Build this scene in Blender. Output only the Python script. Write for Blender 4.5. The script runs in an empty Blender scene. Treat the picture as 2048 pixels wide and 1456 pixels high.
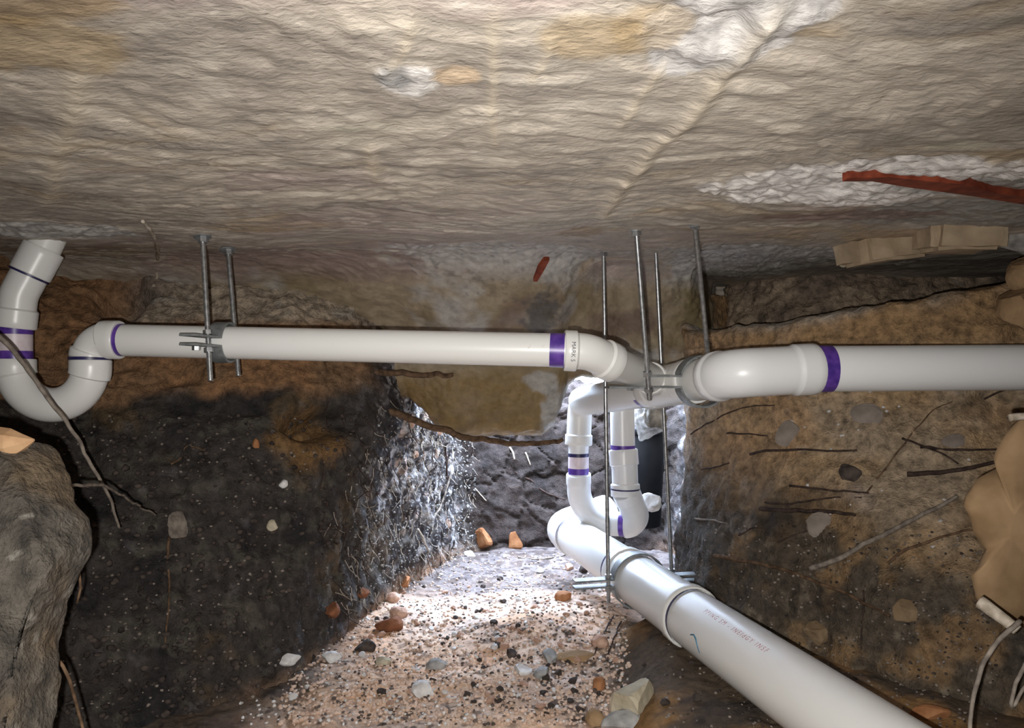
import bpy, bmesh, math, random
import numpy as np
from mathutils import Vector, Matrix
from mathutils.bvhtree import BVHTree

random.seed(7)
RNG = np.random.default_rng(11)
SC = bpy.context.scene
COL = SC.collection

# ------------------------------------------------------------------ camera, sky, lamp, exposure
CZ = 0.72                      # lens height above the lowest floor
F = 1500.0                     # focal length in pixels of the 2048 x 1456 frame
HY = 745.0                     # horizon row
cam_d = bpy.data.cameras.new('camera')
cam_d.sensor_width = 36.0
cam_d.lens = F / 2048 * 36.0
cam_d.shift_y = (HY - 728) / 2048
cam_d.clip_start = 0.01
cam = bpy.data.objects.new('camera', cam_d)
cam.location = (0, 0, CZ)
cam.rotation_euler = (math.radians(90), 0, 0)
COL.objects.link(cam)
SC.camera = cam

world = bpy.data.worlds.new('sky')
SC.world = world
world.use_nodes = True
bg = world.node_tree.nodes['Background']
bg.inputs[0].default_value = (0.62, 0.76, 1.0, 1)
bg.inputs[1].default_value = 37.0

fl = bpy.data.lights.new('phone_flash', 'SPOT')
fl.energy = 62.0
fl.color = (1.0, 0.97, 0.93)
fl.shadow_soft_size = 0.004
fl.spot_size = math.radians(117)
fl.spot_blend = 1.0
flo = bpy.data.objects.new('phone_flash', fl)
flo.location = (-0.018, 0.0, CZ - 0.022)
flo.rotation_euler = (math.radians(81), 0, 0)
COL.objects.link(flo)

SC.view_settings.view_transform = 'Standard'
SC.view_settings.look = 'None'
SC.view_settings.exposure = 0.0
SC.view_settings.gamma = 1.0
SC.view_settings.use_curve_mapping = False


# ------------------------------------------------------------------ helpers
def P(px, py, d):
    """a spot measured in the photograph at distance d from the lens plane, in world metres"""
    return Vector(((px - 1024) / F * d, d, CZ + (HY - py) / F * d))


def lin(r, g, b):
    f = lambda c: (c / 255) / 12.92 if c / 255 <= 0.04045 else ((c / 255 + 0.055) / 1.055) ** 2.4
    return np.array([f(r), f(g), f(b)])


def sm(a, b, x):
    t = np.clip((x - a) / (b - a), 0, 1)
    return t * t * (3 - 2 * t)


def hash3(ix, iy, iz, seed):
    h = (ix.astype(np.int64) * 374761393 + iy.astype(np.int64) * 668265263 + iz.astype(np.int64) * 2147483647 + seed * 974711) & 0xFFFFFFFF
    h = ((h ^ (h >> 13)) * 1274126177) & 0xFFFFFFFF
    h = ((h ^ (h >> 16)) * 2246822519) & 0xFFFFFFFF
    return ((h ^ (h >> 15)) & 0xFFFFFF) / float(0xFFFFFF)


def vnoise(p, seed=0):
    i = np.floor(p)
    f = p - i
    u = f * f * f * (f * (f * 6 - 15) + 10)
    i = i.astype(np.int64)
    r = 0
    for dx in (0, 1):
        wx = u[:, 0] if dx else 1 - u[:, 0]
        for dy in (0, 1):
            wy = u[:, 1] if dy else 1 - u[:, 1]
            for dz in (0, 1):
                wz = u[:, 2] if dz else 1 - u[:, 2]
                r = r + wx * wy * wz * hash3(i[:, 0] + dx, i[:, 1] + dy, i[:, 2] + dz, seed)
    return r * 2 - 1


def fbm(p, scale=1.0, octv=4, seed=0, gain=0.5):
    s = np.asarray(scale, float)
    q = p * s
    a, r, t = 1.0, 0, 0
    for k in range(octv):
        r = r + a * vnoise(q, seed + k * 17)
        t += a
        a *= gain
        q = q * 2.03 + 11.7
    return r / t


def ridge(p, scale=1.0, octv=3, seed=0):
    s = np.asarray(scale, float)
    q = p * s
    a, r, t = 1.0, 0, 0
    for k in range(octv):
        r = r + a * (1 - np.abs(vnoise(q, seed + k * 31)))
        t += a
        a *= 0.5
        q = q * 2.1 + 5.3
    return r / t * 2 - 1


def cells(p, scale=1.0, seed=0):
    """Worley noise: distance to nearest, gap to second nearest, cell value"""
    q = p * np.asarray(scale, float)
    i = np.floor(q).astype(np.int64)
    d1 = np.full(len(q), 9.0)
    d2 = np.full(len(q), 9.0)
    val = np.zeros(len(q))
    for dx in (-1, 0, 1):
        for dy in (-1, 0, 1):
            for dz in (-1, 0, 1):
                c = i + (dx, dy, dz)
                hx = hash3(c[:, 0], c[:, 1], c[:, 2], seed)
                hy = hash3(c[:, 0], c[:, 1], c[:, 2], seed + 1)
                hz = hash3(c[:, 0], c[:, 1], c[:, 2], seed + 2)
                dd = np.sqrt((c[:, 0] + hx - q[:, 0]) ** 2 + (c[:, 1] + hy - q[:, 1]) ** 2 + (c[:, 2] + hz - q[:, 2]) ** 2)
                near = dd < d1
                d2 = np.where(near, d1, np.minimum(d2, dd))
                val = np.where(near, hx, val)
                d1 = np.where(near, dd, d1)
    return d1, d2 - d1, val


def cells_where(p, mask, scale, seed):
    r = [np.full(len(p), .5), np.full(len(p), .2), np.full(len(p), .5)]
    w = np.where(mask > .01)[0]
    if len(w):
        for a, b in zip(r, cells(p[w], scale, seed)): a[w] = b
    return r


def mix(a, b, t):
    t = np.asarray(t)[:, None]
    return a * (1 - t) + b * t


# ---- materials (all node based)
def new_mat(name):
    m = bpy.data.materials.new(name)
    m.use_nodes = True
    return m, m.node_tree.nodes, m.node_tree.links, m.node_tree.nodes['Principled BSDF']


def earth_mat(name, rough=0.9, spec=0.25, var=0.35, bump=0.5, dist=0.004, s1=60, s2=260, stretch=(1, 1, 1)):
    m, n, l, b = new_mat(name)
    at = n.new('ShaderNodeAttribute'); at.attribute_name = 'Col'
    tc = n.new('ShaderNodeTexCoord')
    mp = n.new('ShaderNodeMapping'); mp.inputs['Scale'].default_value = stretch
    l.new(tc.outputs['Object'], mp.inputs[0])
    n1 = n.new('ShaderNodeTexNoise'); n1.inputs['Scale'].default_value = s1; n1.inputs['Detail'].default_value = 6; n1.inputs['Roughness'].default_value = 0.65
    n2 = n.new('ShaderNodeTexNoise'); n2.inputs['Scale'].default_value = s2; n2.inputs['Detail'].default_value = 4
    l.new(mp.outputs[0], n1.inputs['Vector']); l.new(mp.outputs[0], n2.inputs['Vector'])
    mr = n.new('ShaderNodeMapRange')
    mr.inputs['From Min'].default_value = 0.3; mr.inputs['From Max'].default_value = 0.7
    mr.inputs['To Min'].default_value = 1 - var; mr.inputs['To Max'].default_value = 1 + var
    l.new(n1.outputs[0], mr.inputs['Value'])
    mx = n.new('ShaderNodeMix'); mx.data_type = 'RGBA'; mx.blend_type = 'MULTIPLY'; mx.inputs['Factor'].default_value = 1
    l.new(at.outputs['Color'], mx.inputs['A']); l.new(mr.outputs[0], mx.inputs['B'])
    l.new(mx.outputs['Result'], b.inputs['Base Color'])
    ad = n.new('ShaderNodeMath'); ad.operation = 'MULTIPLY_ADD'; ad.inputs[1].default_value = 0.5
    l.new(n2.outputs[0], ad.inputs[0]); l.new(n1.outputs[0], ad.inputs[2])
    bp = n.new('ShaderNodeBump'); bp.inputs['Strength'].default_value = bump; bp.inputs['Distance'].default_value = dist
    l.new(ad.outputs[0], bp.inputs['Height']); l.new(bp.outputs[0], b.inputs['Normal'])
    b.inputs['Roughness'].default_value = rough
    b.inputs['Specular IOR Level'].default_value = spec
    return m


def noisy_mat(name, c1, c2, scale=40, rough=0.8, spec=0.3, metal=0.0, bump=0.3, dist=0.002, lo=0.35, hi=0.65, detail=6):
    m, n, l, b = new_mat(name)
    tc = n.new('ShaderNodeTexCoord')
    n1 = n.new('ShaderNodeTexNoise'); n1.inputs['Scale'].default_value = scale; n1.inputs['Detail'].default_value = detail
    l.new(tc.outputs['Object'], n1.inputs['Vector'])
    cr = n.new('ShaderNodeValToRGB')
    cr.color_ramp.elements[0].position = lo; cr.color_ramp.elements[0].color = (*c1, 1)
    cr.color_ramp.elements[1].position = hi; cr.color_ramp.elements[1].color = (*c2, 1)
    l.new(n1.outputs[0], cr.inputs[0]); l.new(cr.outputs[0], b.inputs['Base Color'])
    if bump:
        bp = n.new('ShaderNodeBump'); bp.inputs['Strength'].default_value = bump; bp.inputs['Distance'].default_value = dist
        l.new(n1.outputs[0], bp.inputs['Height']); l.new(bp.outputs[0], b.inputs['Normal'])
    b.inputs['Roughness'].default_value = rough
    b.inputs['Specular IOR Level'].default_value = spec
    b.inputs['Metallic'].default_value = metal
    return m


def pvc_mat(name, base, smudge, amount):
    m, n, l, b = new_mat(name)
    tc = n.new('ShaderNodeTexCoord')
    n1 = n.new('ShaderNodeTexNoise'); n1.inputs['Scale'].default_value = 28; n1.inputs['Detail'].default_value = 8; n1.inputs['Roughness'].default_value = 0.7
    l.new(tc.outputs['Object'], n1.inputs['Vector'])
    cr = n.new('ShaderNodeValToRGB')
    cr.color_ramp.elements[0].position = amount; cr.color_ramp.elements[0].color = (*base, 1)
    cr.color_ramp.elements[1].position = amount + 0.14; cr.color_ramp.elements[1].color = (*smudge, 1)
    l.new(n1.outputs[0], cr.inputs[0]); l.new(cr.outputs[0], b.inputs['Base Color'])
    b.inputs['Roughness'].default_value = 0.33
    b.inputs['Specular IOR Level'].default_value = 0.5
    return m


M = {}
M['ceiling'] = earth_mat('slab_underside', rough=0.55, spec=0.4, var=0.22, bump=0.6, dist=0.005, s1=42, s2=140, stretch=(0.75, 1.15, 1))
M['earth'] = earth_mat('raw_earth', rough=0.85, spec=0.3, var=0.6, bump=1.0, dist=0.009, s1=50, s2=220)
M['floor'] = earth_mat('sandy_floor', rough=0.95, spec=0.15, var=0.3, bump=0.8, dist=0.004, s1=90, s2=320)
M['pvc'] = pvc_mat('white_pvc', (0.74, 0.74, 0.72), (0.42, 0.40, 0.33), 0.66)
M['pvc_clean'] = pvc_mat('clean_white_pvc', (0.78, 0.79, 0.80), (0.6, 0.6, 0.58), 0.72)
M['primer'] = noisy_mat('purple_primer', (0.055, 0.022, 0.21), (0.14, 0.06, 0.36), 60, 0.35, 0.5, bump=0)
M['primer_pale'] = noisy_mat('pale_primer_stain', (0.62, 0.52, 0.55), (0.74, 0.66, 0.70), 40, 0.4, 0.5, bump=0)
M['primer_gap'] = noisy_mat('dark_blue_primer_gap', (0.012, 0.012, 0.05), (0.03, 0.025, 0.11), 80, 0.4, 0.5, bump=0)  # dark joint rings: primer and the gap's shadow painted as one tone
M['steel'] = noisy_mat('galvanised_steel', (0.30, 0.31, 0.32), (0.52, 0.53, 0.54), 120, 0.38, 0.5, metal=0.85, bump=0.1, dist=0.0005)
M['strap'] = noisy_mat('zinc_clamp', (0.15, 0.165, 0.17), (0.26, 0.275, 0.28), 70, 0.5, 0.5, metal=0.35, bump=0.15, dist=0.001)
M['rust'] = noisy_mat('red_strip', (0.13, 0.024, 0.011), (0.25, 0.055, 0.025), 50, 0.6, 0.3)
M['root'] = noisy_mat('brown_root', (0.055, 0.032, 0.018), (0.16, 0.10, 0.06), 70, 0.85, 0.2)
M['root_grey'] = noisy_mat('grey_root', (0.12, 0.10, 0.085), (0.27, 0.23, 0.19), 70, 0.8, 0.2)
M['root_dark'] = noisy_mat('dark_root', (0.022, 0.014, 0.012), (0.07, 0.045, 0.035), 70, 0.8, 0.2)
M['root_pale'] = noisy_mat('pale_root', (0.30, 0.25, 0.19), (0.55, 0.48, 0.40), 70, 0.8, 0.2)
M['wood'] = noisy_mat('split_wood', (0.22, 0.11, 0.05), (0.46, 0.29, 0.16), 35, 0.8, 0.2)
M['ink_red'] = noisy_mat('red_print', (0.36, 0.12, 0.14), (0.55, 0.30, 0.32), 160, 0.5, 0.3, bump=0)
M['ink_blue'] = noisy_mat('blue_marker', (0.03, 0.12, 0.20), (0.08, 0.24, 0.36), 90, 0.5, 0.3, bump=0)
M['ink_black'] = noisy_mat('black_print', (0.05, 0.05, 0.06), (0.12, 0.12, 0.13), 160, 0.5, 0.3, bump=0)
M['black_plastic'] = noisy_mat('black_plastic', (0.004, 0.004, 0.005), (0.007, 0.007, 0.008), 40, 0.75, 0.15, bump=0.1)
M['tan'] = noisy_mat('tan_clay', (0.22, 0.14, 0.072), (0.34, 0.225, 0.125), 16, 0.9, 0.2, bump=0.5, dist=0.004)
M['tan_pale'] = noisy_mat('tan_block', (0.27, 0.20, 0.13), (0.40, 0.31, 0.21), 18, 0.9, 0.2, bump=0.5, dist=0.004)
M['orange'] = noisy_mat('orange_clay', (0.22, 0.09, 0.035), (0.40, 0.19, 0.09), 30, 0.9, 0.2, bump=0.5)
M['redbrown'] = noisy_mat('red_brown_clod', (0.13, 0.05, 0.025), (0.24, 0.10, 0.05), 30, 0.9, 0.2, bump=0.5)
M['limestone'] = noisy_mat('pale_stone', (0.36, 0.31, 0.22), (0.52, 0.47, 0.36), 18, 0.9, 0.2, bump=0.4)
M['grey_stone'] = noisy_mat('grey_stone', (0.20, 0.20, 0.20), (0.42, 0.42, 0.41), 30, 0.85, 0.25, bump=0.4)
M['white_stone'] = noisy_mat('white_concrete_bit', (0.48, 0.46, 0.45), (0.76, 0.75, 0.74), 45, 0.9, 0.2, bump=0.4)
M['dark_stone'] = noisy_mat('dark_clod', (0.025, 0.02, 0.018), (0.09, 0.07, 0.06), 45, 0.9, 0.2, bump=0.5)
M['pinkish'] = noisy_mat('pink_sand_clod', (0.34, 0.20, 0.14), (0.56, 0.38, 0.29), 40, 0.95, 0.15, bump=0.5)
M['sand_bit'] = noisy_mat('sand_crumb', (0.50, 0.36, 0.28), (0.68, 0.52, 0.42), 40, 0.95, 0.15, bump=0.4)
M['gravel_dark'] = noisy_mat('dark_gravel', (0.06, 0.048, 0.042), (0.17, 0.135, 0.12), 30, 0.9, 0.2, bump=0.4)
M['clay_stone'] = noisy_mat('stone_in_clay', (0.15, 0.125, 0.105), (0.27, 0.23, 0.20), 26, 0.9, 0.2, bump=0.5)
M['clay_knob'] = noisy_mat('clay_knob', (0.17, 0.115, 0.065), (0.28, 0.20, 0.12), 26, 0.9, 0.2, bump=0.6)
M['concrete'] = noisy_mat('rough_concrete', (0.12, 0.11, 0.10), (0.34, 0.32, 0.29), 38, 0.9, 0.2, bump=0.7, dist=0.006)
M['leaf'] = noisy_mat('dry_leaf', (0.16, 0.12, 0.08), (0.33, 0.26, 0.18), 40, 0.8, 0.2)


# ---- object plumbing
def link_mesh(name, me, mat, parent=None, smooth=True):
    o = bpy.data.objects.new(name, me)
    COL.objects.link(o)
    if mat is not None and not me.materials:
        me.materials.append(mat)
    if smooth:
        me.polygons.foreach_set('use_smooth', [True] * len(me.polygons))
    if parent is not None:
        o.parent = parent
    return o


def tag(o, label, cat, group=None, kind=None):
    if label: o['label'] = label
    if cat: o['category'] = cat
    if group: o['group'] = group
    if kind: o['kind'] = kind
    return o


def struct(o, label=None):
    o['kind'] = 'structure'
    if label: o['label'] = label
    return o


def mesh_arrays(name, verts, faces):
    """fast mesh from an (n,3) array and an (m,k) index array"""
    me = bpy.data.meshes.new(name)
    verts = np.ascontiguousarray(verts, np.float32)
    faces = np.ascontiguousarray(faces, np.int32)
    k = faces.shape[1]
    me.vertices.add(len(verts)); me.vertices.foreach_set('co', verts.ravel())
    me.loops.add(faces.size); me.loops.foreach_set('vertex_index', faces.ravel())
    me.polygons.add(len(faces))
    me.polygons.foreach_set('loop_start', np.arange(0, faces.size, k, dtype=np.int32))
    me.polygons.foreach_set('loop_total', np.full(len(faces), k, np.int32))
    me.update(calc_edges=True)
    me.validate()
    return me


def set_col(me, col):
    a = me.color_attributes.new('Col', 'FLOAT_COLOR', 'POINT')
    c = np.ones((len(col), 4), np.float32); c[:, :3] = np.clip(col, 0.004, 0.95)
    a.data.foreach_set('color', c.ravel())


def grid_faces(nu, nv, flip=False):
    i = np.arange(nu * nv).reshape(nu, nv)
    a, b, c, d = i[:-1, :-1].ravel(), i[1:, :-1].ravel(), i[1:, 1:].ravel(), i[:-1, 1:].ravel()
    return np.stack([a, d, c, b] if flip else [a, b, c, d], 1)


def grid_normals(G):
    du = np.gradient(G, axis=0); dv = np.gradient(G, axis=1)
    n = np.cross(du, dv)
    n /= np.linalg.norm(n, axis=2, keepdims=True) + 1e-12
    return n


SURF = {}


def surface(name, G, col, mat, flip=False):
    nu, nv = G.shape[:2]
    me = mesh_arrays(name, G.reshape(-1, 3), grid_faces(nu, nv, flip))
    set_col(me, col)
    o = link_mesh(name, me, mat)
    Gs = G[::2, ::2]
    SURF[name] = BVHTree.FromPolygons([tuple(v) for v in Gs.reshape(-1, 3)], [tuple(f) for f in grid_faces(*Gs.shape[:2])])
    return o


def resample(ctrl, n):
    """smooth (Catmull-Rom) resample of control rows along axis 0, arc-length-ish"""
    ctrl = np.asarray(ctrl, float)
    k = len(ctrl)
    t = np.linspace(0, k - 1, n) if np.isscalar(n) else np.asarray(n) * (k - 1)
    i = np.clip(np.floor(t).astype(int), 0, k - 2)
    f = (t - i).reshape((-1,) + (1,) * (ctrl.ndim - 1))
    p0 = ctrl[np.maximum(i - 1, 0)]; p1 = ctrl[i]; p2 = ctrl[i + 1]; p3 = ctrl[np.minimum(i + 2, k - 1)]
    return 0.5 * (2 * p1 + (p2 - p0) * f + (2 * p0 - 5 * p1 + 4 * p2 - p3) * f ** 2 + (3 * p1 - p0 - 3 * p2 + p3) * f ** 3)


def even_params(pts, n):
    """params (0..1 in control index) spaced evenly by length"""
    dense = resample(pts, 2000)
    s = np.concatenate([[0], np.cumsum(np.linalg.norm(np.diff(dense, axis=0), axis=1))])
    return np.interp(np.linspace(0, s[-1], n), s, np.linspace(0, 1, 2000))


def blob(pts, c, r, seed=0, wob=0.35, fs=30, soft=0.3, rot=0.0):
    """soft ragged ellipsoid patch in world space"""
    q = pts - np.asarray(c)
    if rot:
        co, si = math.cos(rot), math.sin(rot)
        q = np.stack([q[:, 0] * co + q[:, 1] * si, -q[:, 0] * si + q[:, 1] * co, q[:, 2]], 1)
    d = np.linalg.norm(q / np.asarray(r), axis=1)
    w = np.where(d < 1.1 + soft + wob)[0]
    out = np.zeros(len(pts))
    if len(w):
        out[w] = 1 - sm(1 - soft, 1 + soft * 0.3, d[w] + wob * fbm(pts[w], fs, 4, seed))
    return out


def raycast(px, py, names):
    o = Vector((0, 0, CZ)); d = (P(px, py, 1.0) - o).normalized()
    best = None
    for n in names:
        h = SURF[n].ray_cast(o, d)
        if h[0] is not None and (best is None or h[3] < best[3]):
            best = h
    if best is None:
        return None, None
    nrm = best[1]
    if nrm.dot(d) > 0: nrm = -nrm
    return best[0], nrm


# ------------------------------------------------------------------ the slab overhead, with the footing beam at its back
def zc(x, y):
    return CZ + 0.25 + 0.037 * sm(1.3, 1.85, y) + 0.008 * np.clip(x, -1, 1)


def ceil_at(px, py):
    d = 1.0
    for _ in range(12):
        x = (px - 1024) / F * d
        d = float((zc(np.array([x]), np.array([d]))[0] - CZ)) * F / (HY - py)
    return np.array([(px - 1024) / F * d, d, CZ + (HY - py) / F * d])


xs = np.concatenate([np.linspace(-1.75, -1.05, 90, endpoint=False), np.linspace(-1.05, 1.15, 620, endpoint=False), np.linspace(1.15, 1.75, 70)])
lipx = [-2, -.62, -.48, -.36, -.29, -.22, -.15, .09, .128, .16, .2, .5, .62, 2]
lipz = [-.05, -.05, -.05, -.055, -.075, -.14, -.18, -.185, -.15, -.03, -.006, -.006, -.05, -.05]
lip = np.interp(xs, lipx, lipz)
lip = lip + 0.012 * fbm(np.stack([xs, xs * 0, xs * 0], 1), 14, 3, 5)
back0 = np.interp(xs, [-2, -.5, 0, .15, .25, .5, .7, 2], [1.78, 1.76, 1.74, 1.80, 1.95, 2.0, 2.5, 2.6])   # where the slab starts to turn down
facey = np.interp(xs, [-2, .14, .3, .55, .8, 2], [2.08, 2.08, 2.14, 2.2, 2.75, 2.85])
prof = []
for x, lz, b0, fy in zip(xs, lip, back0, facey):
    zt = 0.29
    prof.append([(-0.95, .25), (0.1, .25), (0.9, .25), (1.35, .255), (b0 - .08, .285), (b0 + .06, zt - .012), (b0 + (fy - b0) * .62, zt - .3 * (zt - lz)),
                 (fy - .02, zt - .58 * (zt - lz)), (fy, lz + .05), (fy + .015, lz + .012), (fy + .06, lz), (fy + .12, lz + .02), (fy + .15, .12), (fy + .16, .60)])
prof = np.array(prof)                                   # nx, k, 2
tt = np.concatenate([np.linspace(0, 1.0, 40, endpoint=False), np.linspace(1.0, 3.0, 210, endpoint=False), np.linspace(3.0, 5.0, 130, endpoint=False), np.linspace(5, 9, 170, endpoint=False), np.linspace(9, 13, 50)]) / 13
pp = resample(prof.transpose(1, 0, 2), tt)              # nt, nx, 2
G = np.zeros((len(xs), len(tt), 3))
G[:, :, 0] = xs[:, None]
G[:, :, 1] = pp[:, :, 0].T
G[:, :, 2] = pp[:, :, 1].T + CZ + 0.008 * np.clip(xs, -1, 1)[:, None] * sm(2.6, 1.6, pp[:, :, 0].T)
N = grid_normals(G)
pts = G.reshape(-1, 3)
# keep the normal pointing down / out of the concrete
if N[:, 100, 2].mean() > 0: N = -N
nn = N.reshape(-1, 3)
wpt = pts.copy()
wpt[:, 0] += 0.10 * fbm(pts, 4, 3, 3); wpt[:, 1] += 0.10 * fbm(pts, 4, 3, 4)
beamness = sm(1.55, 2.0, pts[:, 1]) * sm(CZ + .285, CZ + .2, pts[:, 2]) * sm(.95, .6, pts[:, 0])
rotp = wpt.copy()
rotp[:, 0] = wpt[:, 0] * .93 + wpt[:, 1] * .36; rotp[:, 1] = -wpt[:, 0] * .36 + wpt[:, 1] * .93
wr = ridge(wpt, (13, 26, 20), 4, 21)
wr2 = ridge(rotp, (24, 70, 50), 3, 43)
wr3 = fbm(rotp, (18, 40, 40), 4, 47)
amp = .35 + .65 * sm(-.3, .4, fbm(pts, 4, 3, 48))
big = fbm(pts, 3.2, 3, 8)
disp = 0.012 * big + 0.0042 * wr * amp + 0.0026 * wr2 * (1.2 - amp) + .003 * wr3
rough_m = fbm(pts, 26, 5, 61)
disp = disp * (1 - .6 * beamness) + beamness * (0.02 * fbm(pts, 7, 4, 66) + .006 * rough_m)
# colours of the slab
c_base = lin(190, 180, 166); c_dark = lin(138, 129, 121); c_ochre = lin(184, 158, 116); c_pink = lin(172, 152, 150)
c_conc = lin(222, 218, 214); c_gconc = lin(160, 158, 154); c_purp = lin(138, 118, 112); c_olive = lin(122, 108, 78); c_mud = lin(146, 132, 110)
col = np.tile(c_base, (len(pts), 1))
col = mix(col, c_dark, sm(-.15, .55, fbm(wpt, (5, 13, 8), 5, 91)) * .7)
col = mix(col, c_pink, sm(.1, .6, fbm(wpt, (4, 8, 8), 4, 92)) * .6)
col = mix(col, c_ochre, sm(.28, .6, fbm(wpt, (5, 11, 8), 4, 93)) * .5)
col = mix(col, lin(150, 150, 128), sm(.3, .6, fbm(wpt, (6, 9, 8), 4, 94)) * .4)
col = mix(col, c_dark * .8, sm(.1, .8, fbm(wpt, (16, 40, 30), 4, 95)) * .55)
col = mix(col, lin(212, 204, 190), sm(.2, .7, fbm(wpt, (14, 34, 30), 4, 96)) * .5)
col = mix(col, c_dark, sm(1.1, 1.6, pts[:, 1]) * .3)
conc = np.zeros(len(pts))


def patch(px, py, rpx, color, amt, seed, rough=0.0, rot=0.0, wob=.4, fs=26, soft=.25):
    """colour patch on the slab: centre read off the photo, radii in metres"""
    global col, conc
    m = blob(pts, ceil_at(px, py), (rpx[0], rpx[1], .2), seed, wob, fs, .10 if rough >= 1 else soft, rot)
    col = mix(col, color, m * amt)
    if rough: conc = np.maximum(conc, m * rough)


patch(1445, 45, (.058, .085), c_conc * .78, 1, 1, 1, 0.0, .3)
patch(1385, 100, (.032, .05), c_conc * .78, 1, 2, 1, 0, .3)
patch(1535, 5, (.05, .05), c_conc * .78, 1, 3, 1, 0, .3)
patch(1200, 75, (.052, .045), c_ochre * .95, .55, 4)
patch(1300, 60, (.03, .05), c_ochre * .95, .5, 41)
patch(75, 95, (.08, .05), c_ochre * .85, .6, 5)
patch(40, 12, (.07, .03), lin(160, 134, 92), .6, 6)
patch(820, 172, (.030, .034), c_conc, .9, 7, 1)
patch(790, 165, (.02, .03), lin(120, 120, 118), .7, 71, .6)
patch(912, 163, (.022, .018), lin(204, 178, 146), .7, 8, .4)
patch(1640, 378, (.15, .11), c_conc * 1.05, .95, 9, 1, 0, .5)
patch(1560, 372, (.07, .08), c_conc * 1.05, .9, 10, 1)
patch(1790, 385, (.12, .10), c_conc, .9, 11, 1)
patch(1880, 340, (.18, .06), c_conc, .9, 12, 1)
patch(1960, 375, (.13, .06), c_gconc, .9, 13, .3)
patch(1950, 430, (.20, .13), c_gconc * .85, .85, 14, .4)
patch(1700, 440, (.16, .05), c_purp, .8, 15)
patch(1560, 495, (.30, .22), c_gconc * 1.15, .85, 16, 1, .25, .5)
patch(1470, 525, (.18, .22), c_gconc * 1.2, .8, 17, 1)
patch(1830, 470, (.14, .07), lin(176, 150, 120), .6, 18, .3)
patch(1830, 570, (.25, .2), lin(92, 84, 74), .7, 19, .2)  # shade of the gap over the right ledge, painted on the slab
patch(1010, 505, (.30, .16), c_gconc * 1.15, .85, 20, 1, .2, .5)
patch(1160, 470, (.05, .10), lin(150, 128, 96), .8, 21, .4)
patch(560, 520, (.42, .16), c_purp, .75, 22, 0, 0, .5)
patch(140, 470, (.13, .09), c_gconc * 1.35, .9, 23, 1)
patch(30, 462, (.10, .08), c_gconc * 1.35, .85, 24, 1)
patch(470, 425, (.02, .05), lin(170, 155, 140), .7, 25, .3)
# beam face: mud, olive clay, grey mortar
bm_ = beamness
colb = np.tile(c_mud, (len(pts), 1))
colb = mix(colb, c_olive, sm(-.2, .5, fbm(pts, 6, 4, 31)))
colb = mix(colb, c_gconc, sm(.12, .5, fbm(pts, 8, 5, 33)) * .8)
colb = mix(colb, lin(104, 84, 74), sm(.15, .55, fbm(pts, 7, 4, 34)) * .7)
low = sm(CZ + .03, CZ - .04, pts[:, 2])
colb = mix(colb, lin(124, 100, 58), low * .85)
colb = mix(colb, lin(70, 62, 48), sm(.1, .5, fbm(pts, 9, 4, 35)) * low * .5)
mort = blob(pts, P(1120, 830, 2.08), (.055, .14, .085), 36, .5, 30, .3)
colb = mix(colb, c_gconc * .95, mort * .9); conc = np.maximum(conc, mort)
mort = blob(pts, P(1085, 765, 2.08), (.05, .14, .03), 37, .5, 30, .3)
colb = mix(colb, c_gconc, mort * .85)
dk = blob(pts, P(1085, 620, 2.02), (.06, .14, .09), 38, .6, 40, .4)
colb = mix(colb, lin(70, 68, 66), dk * .8)
col = mix(col, colb, np.clip(bm_ * 1.3, 0, 1))
# exposed rough concrete: pitted
pit = np.full(len(pts), .5); ci = np.where(conc > .02)[0]; pit[ci] = cells(pts[ci], 55, 5)[0]
disp = disp - conc * (0.009 * rough_m + .006 * (pit - .5))
col = mix(col, col * .6, conc * sm(.1, .5, fbm(pts, 60, 4, 77)) * .8)
# the sheet laps: long folds that hang down a little
for (a, b, w, h, s) in ((ceil_at(1560, 5), ceil_at(1205, 435), .010, .0055, 1), (ceil_at(165, 120), ceil_at(90, 410), .010, .003, 2),
                        (ceil_at(1000, 10), ceil_at(985, 300), .005, .0015, 3), (ceil_at(820, 40), ceil_at(785, 150), .004, .002, 4),
                        (ceil_at(740, 290), ceil_at(755, 370), .008, .0025, 5), (ceil_at(1090, 70), ceil_at(1070, 170), .004, .002, 6),
                        (ceil_at(1330, 130), ceil_at(1235, 260), .005, .002, 7)):
    ab = b[:2] - a[:2]; L = np.linalg.norm(ab); ab /= L
    q = pts[:, :2] - a[:2]
    t = q @ ab; off = q[:, 0] * ab[1] - q[:, 1] * ab[0] + .009 * fbm(pts, 7, 3, 100 + s)
    m = np.exp(-(off / w) ** 2) * sm(-.02, .03, t) * sm(L + .02, L - .03, t)
    disp = disp + h * m
    col = mix(col, lin(212, 198, 174), m * .5)
G = G + (nn * disp[:, None]).reshape(G.shape)
ceiling = struct(surface('ceiling', G, col, M['ceiling']), 'wrinkled beige underside of the concrete slab over the tunnel')


# ------------------------------------------------------------------ earth walls
def wall_grid(cols_, nu, nv, zr):
    """cols_: list of plan points at several heights; zr heights (relative to the lens)"""
    C = np.array(cols_, float)                          # k, rows, (x,y[,z])
    k, r = C.shape[:2]
    W = np.zeros((k, r, 3)); W[:, :, :2] = C[:, :, :2]
    W[:, :, 2] = (C[:, :, 2] if C.shape[2] == 3 else np.tile(zr, (k, 1))) + CZ
    mid = W[:, r // 2]
    A = resample(W, even_params(mid, nu))               # nu, r, 3
    B = resample(A.transpose(1, 0, 2), nv).transpose(1, 0, 2)
    return B


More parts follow.
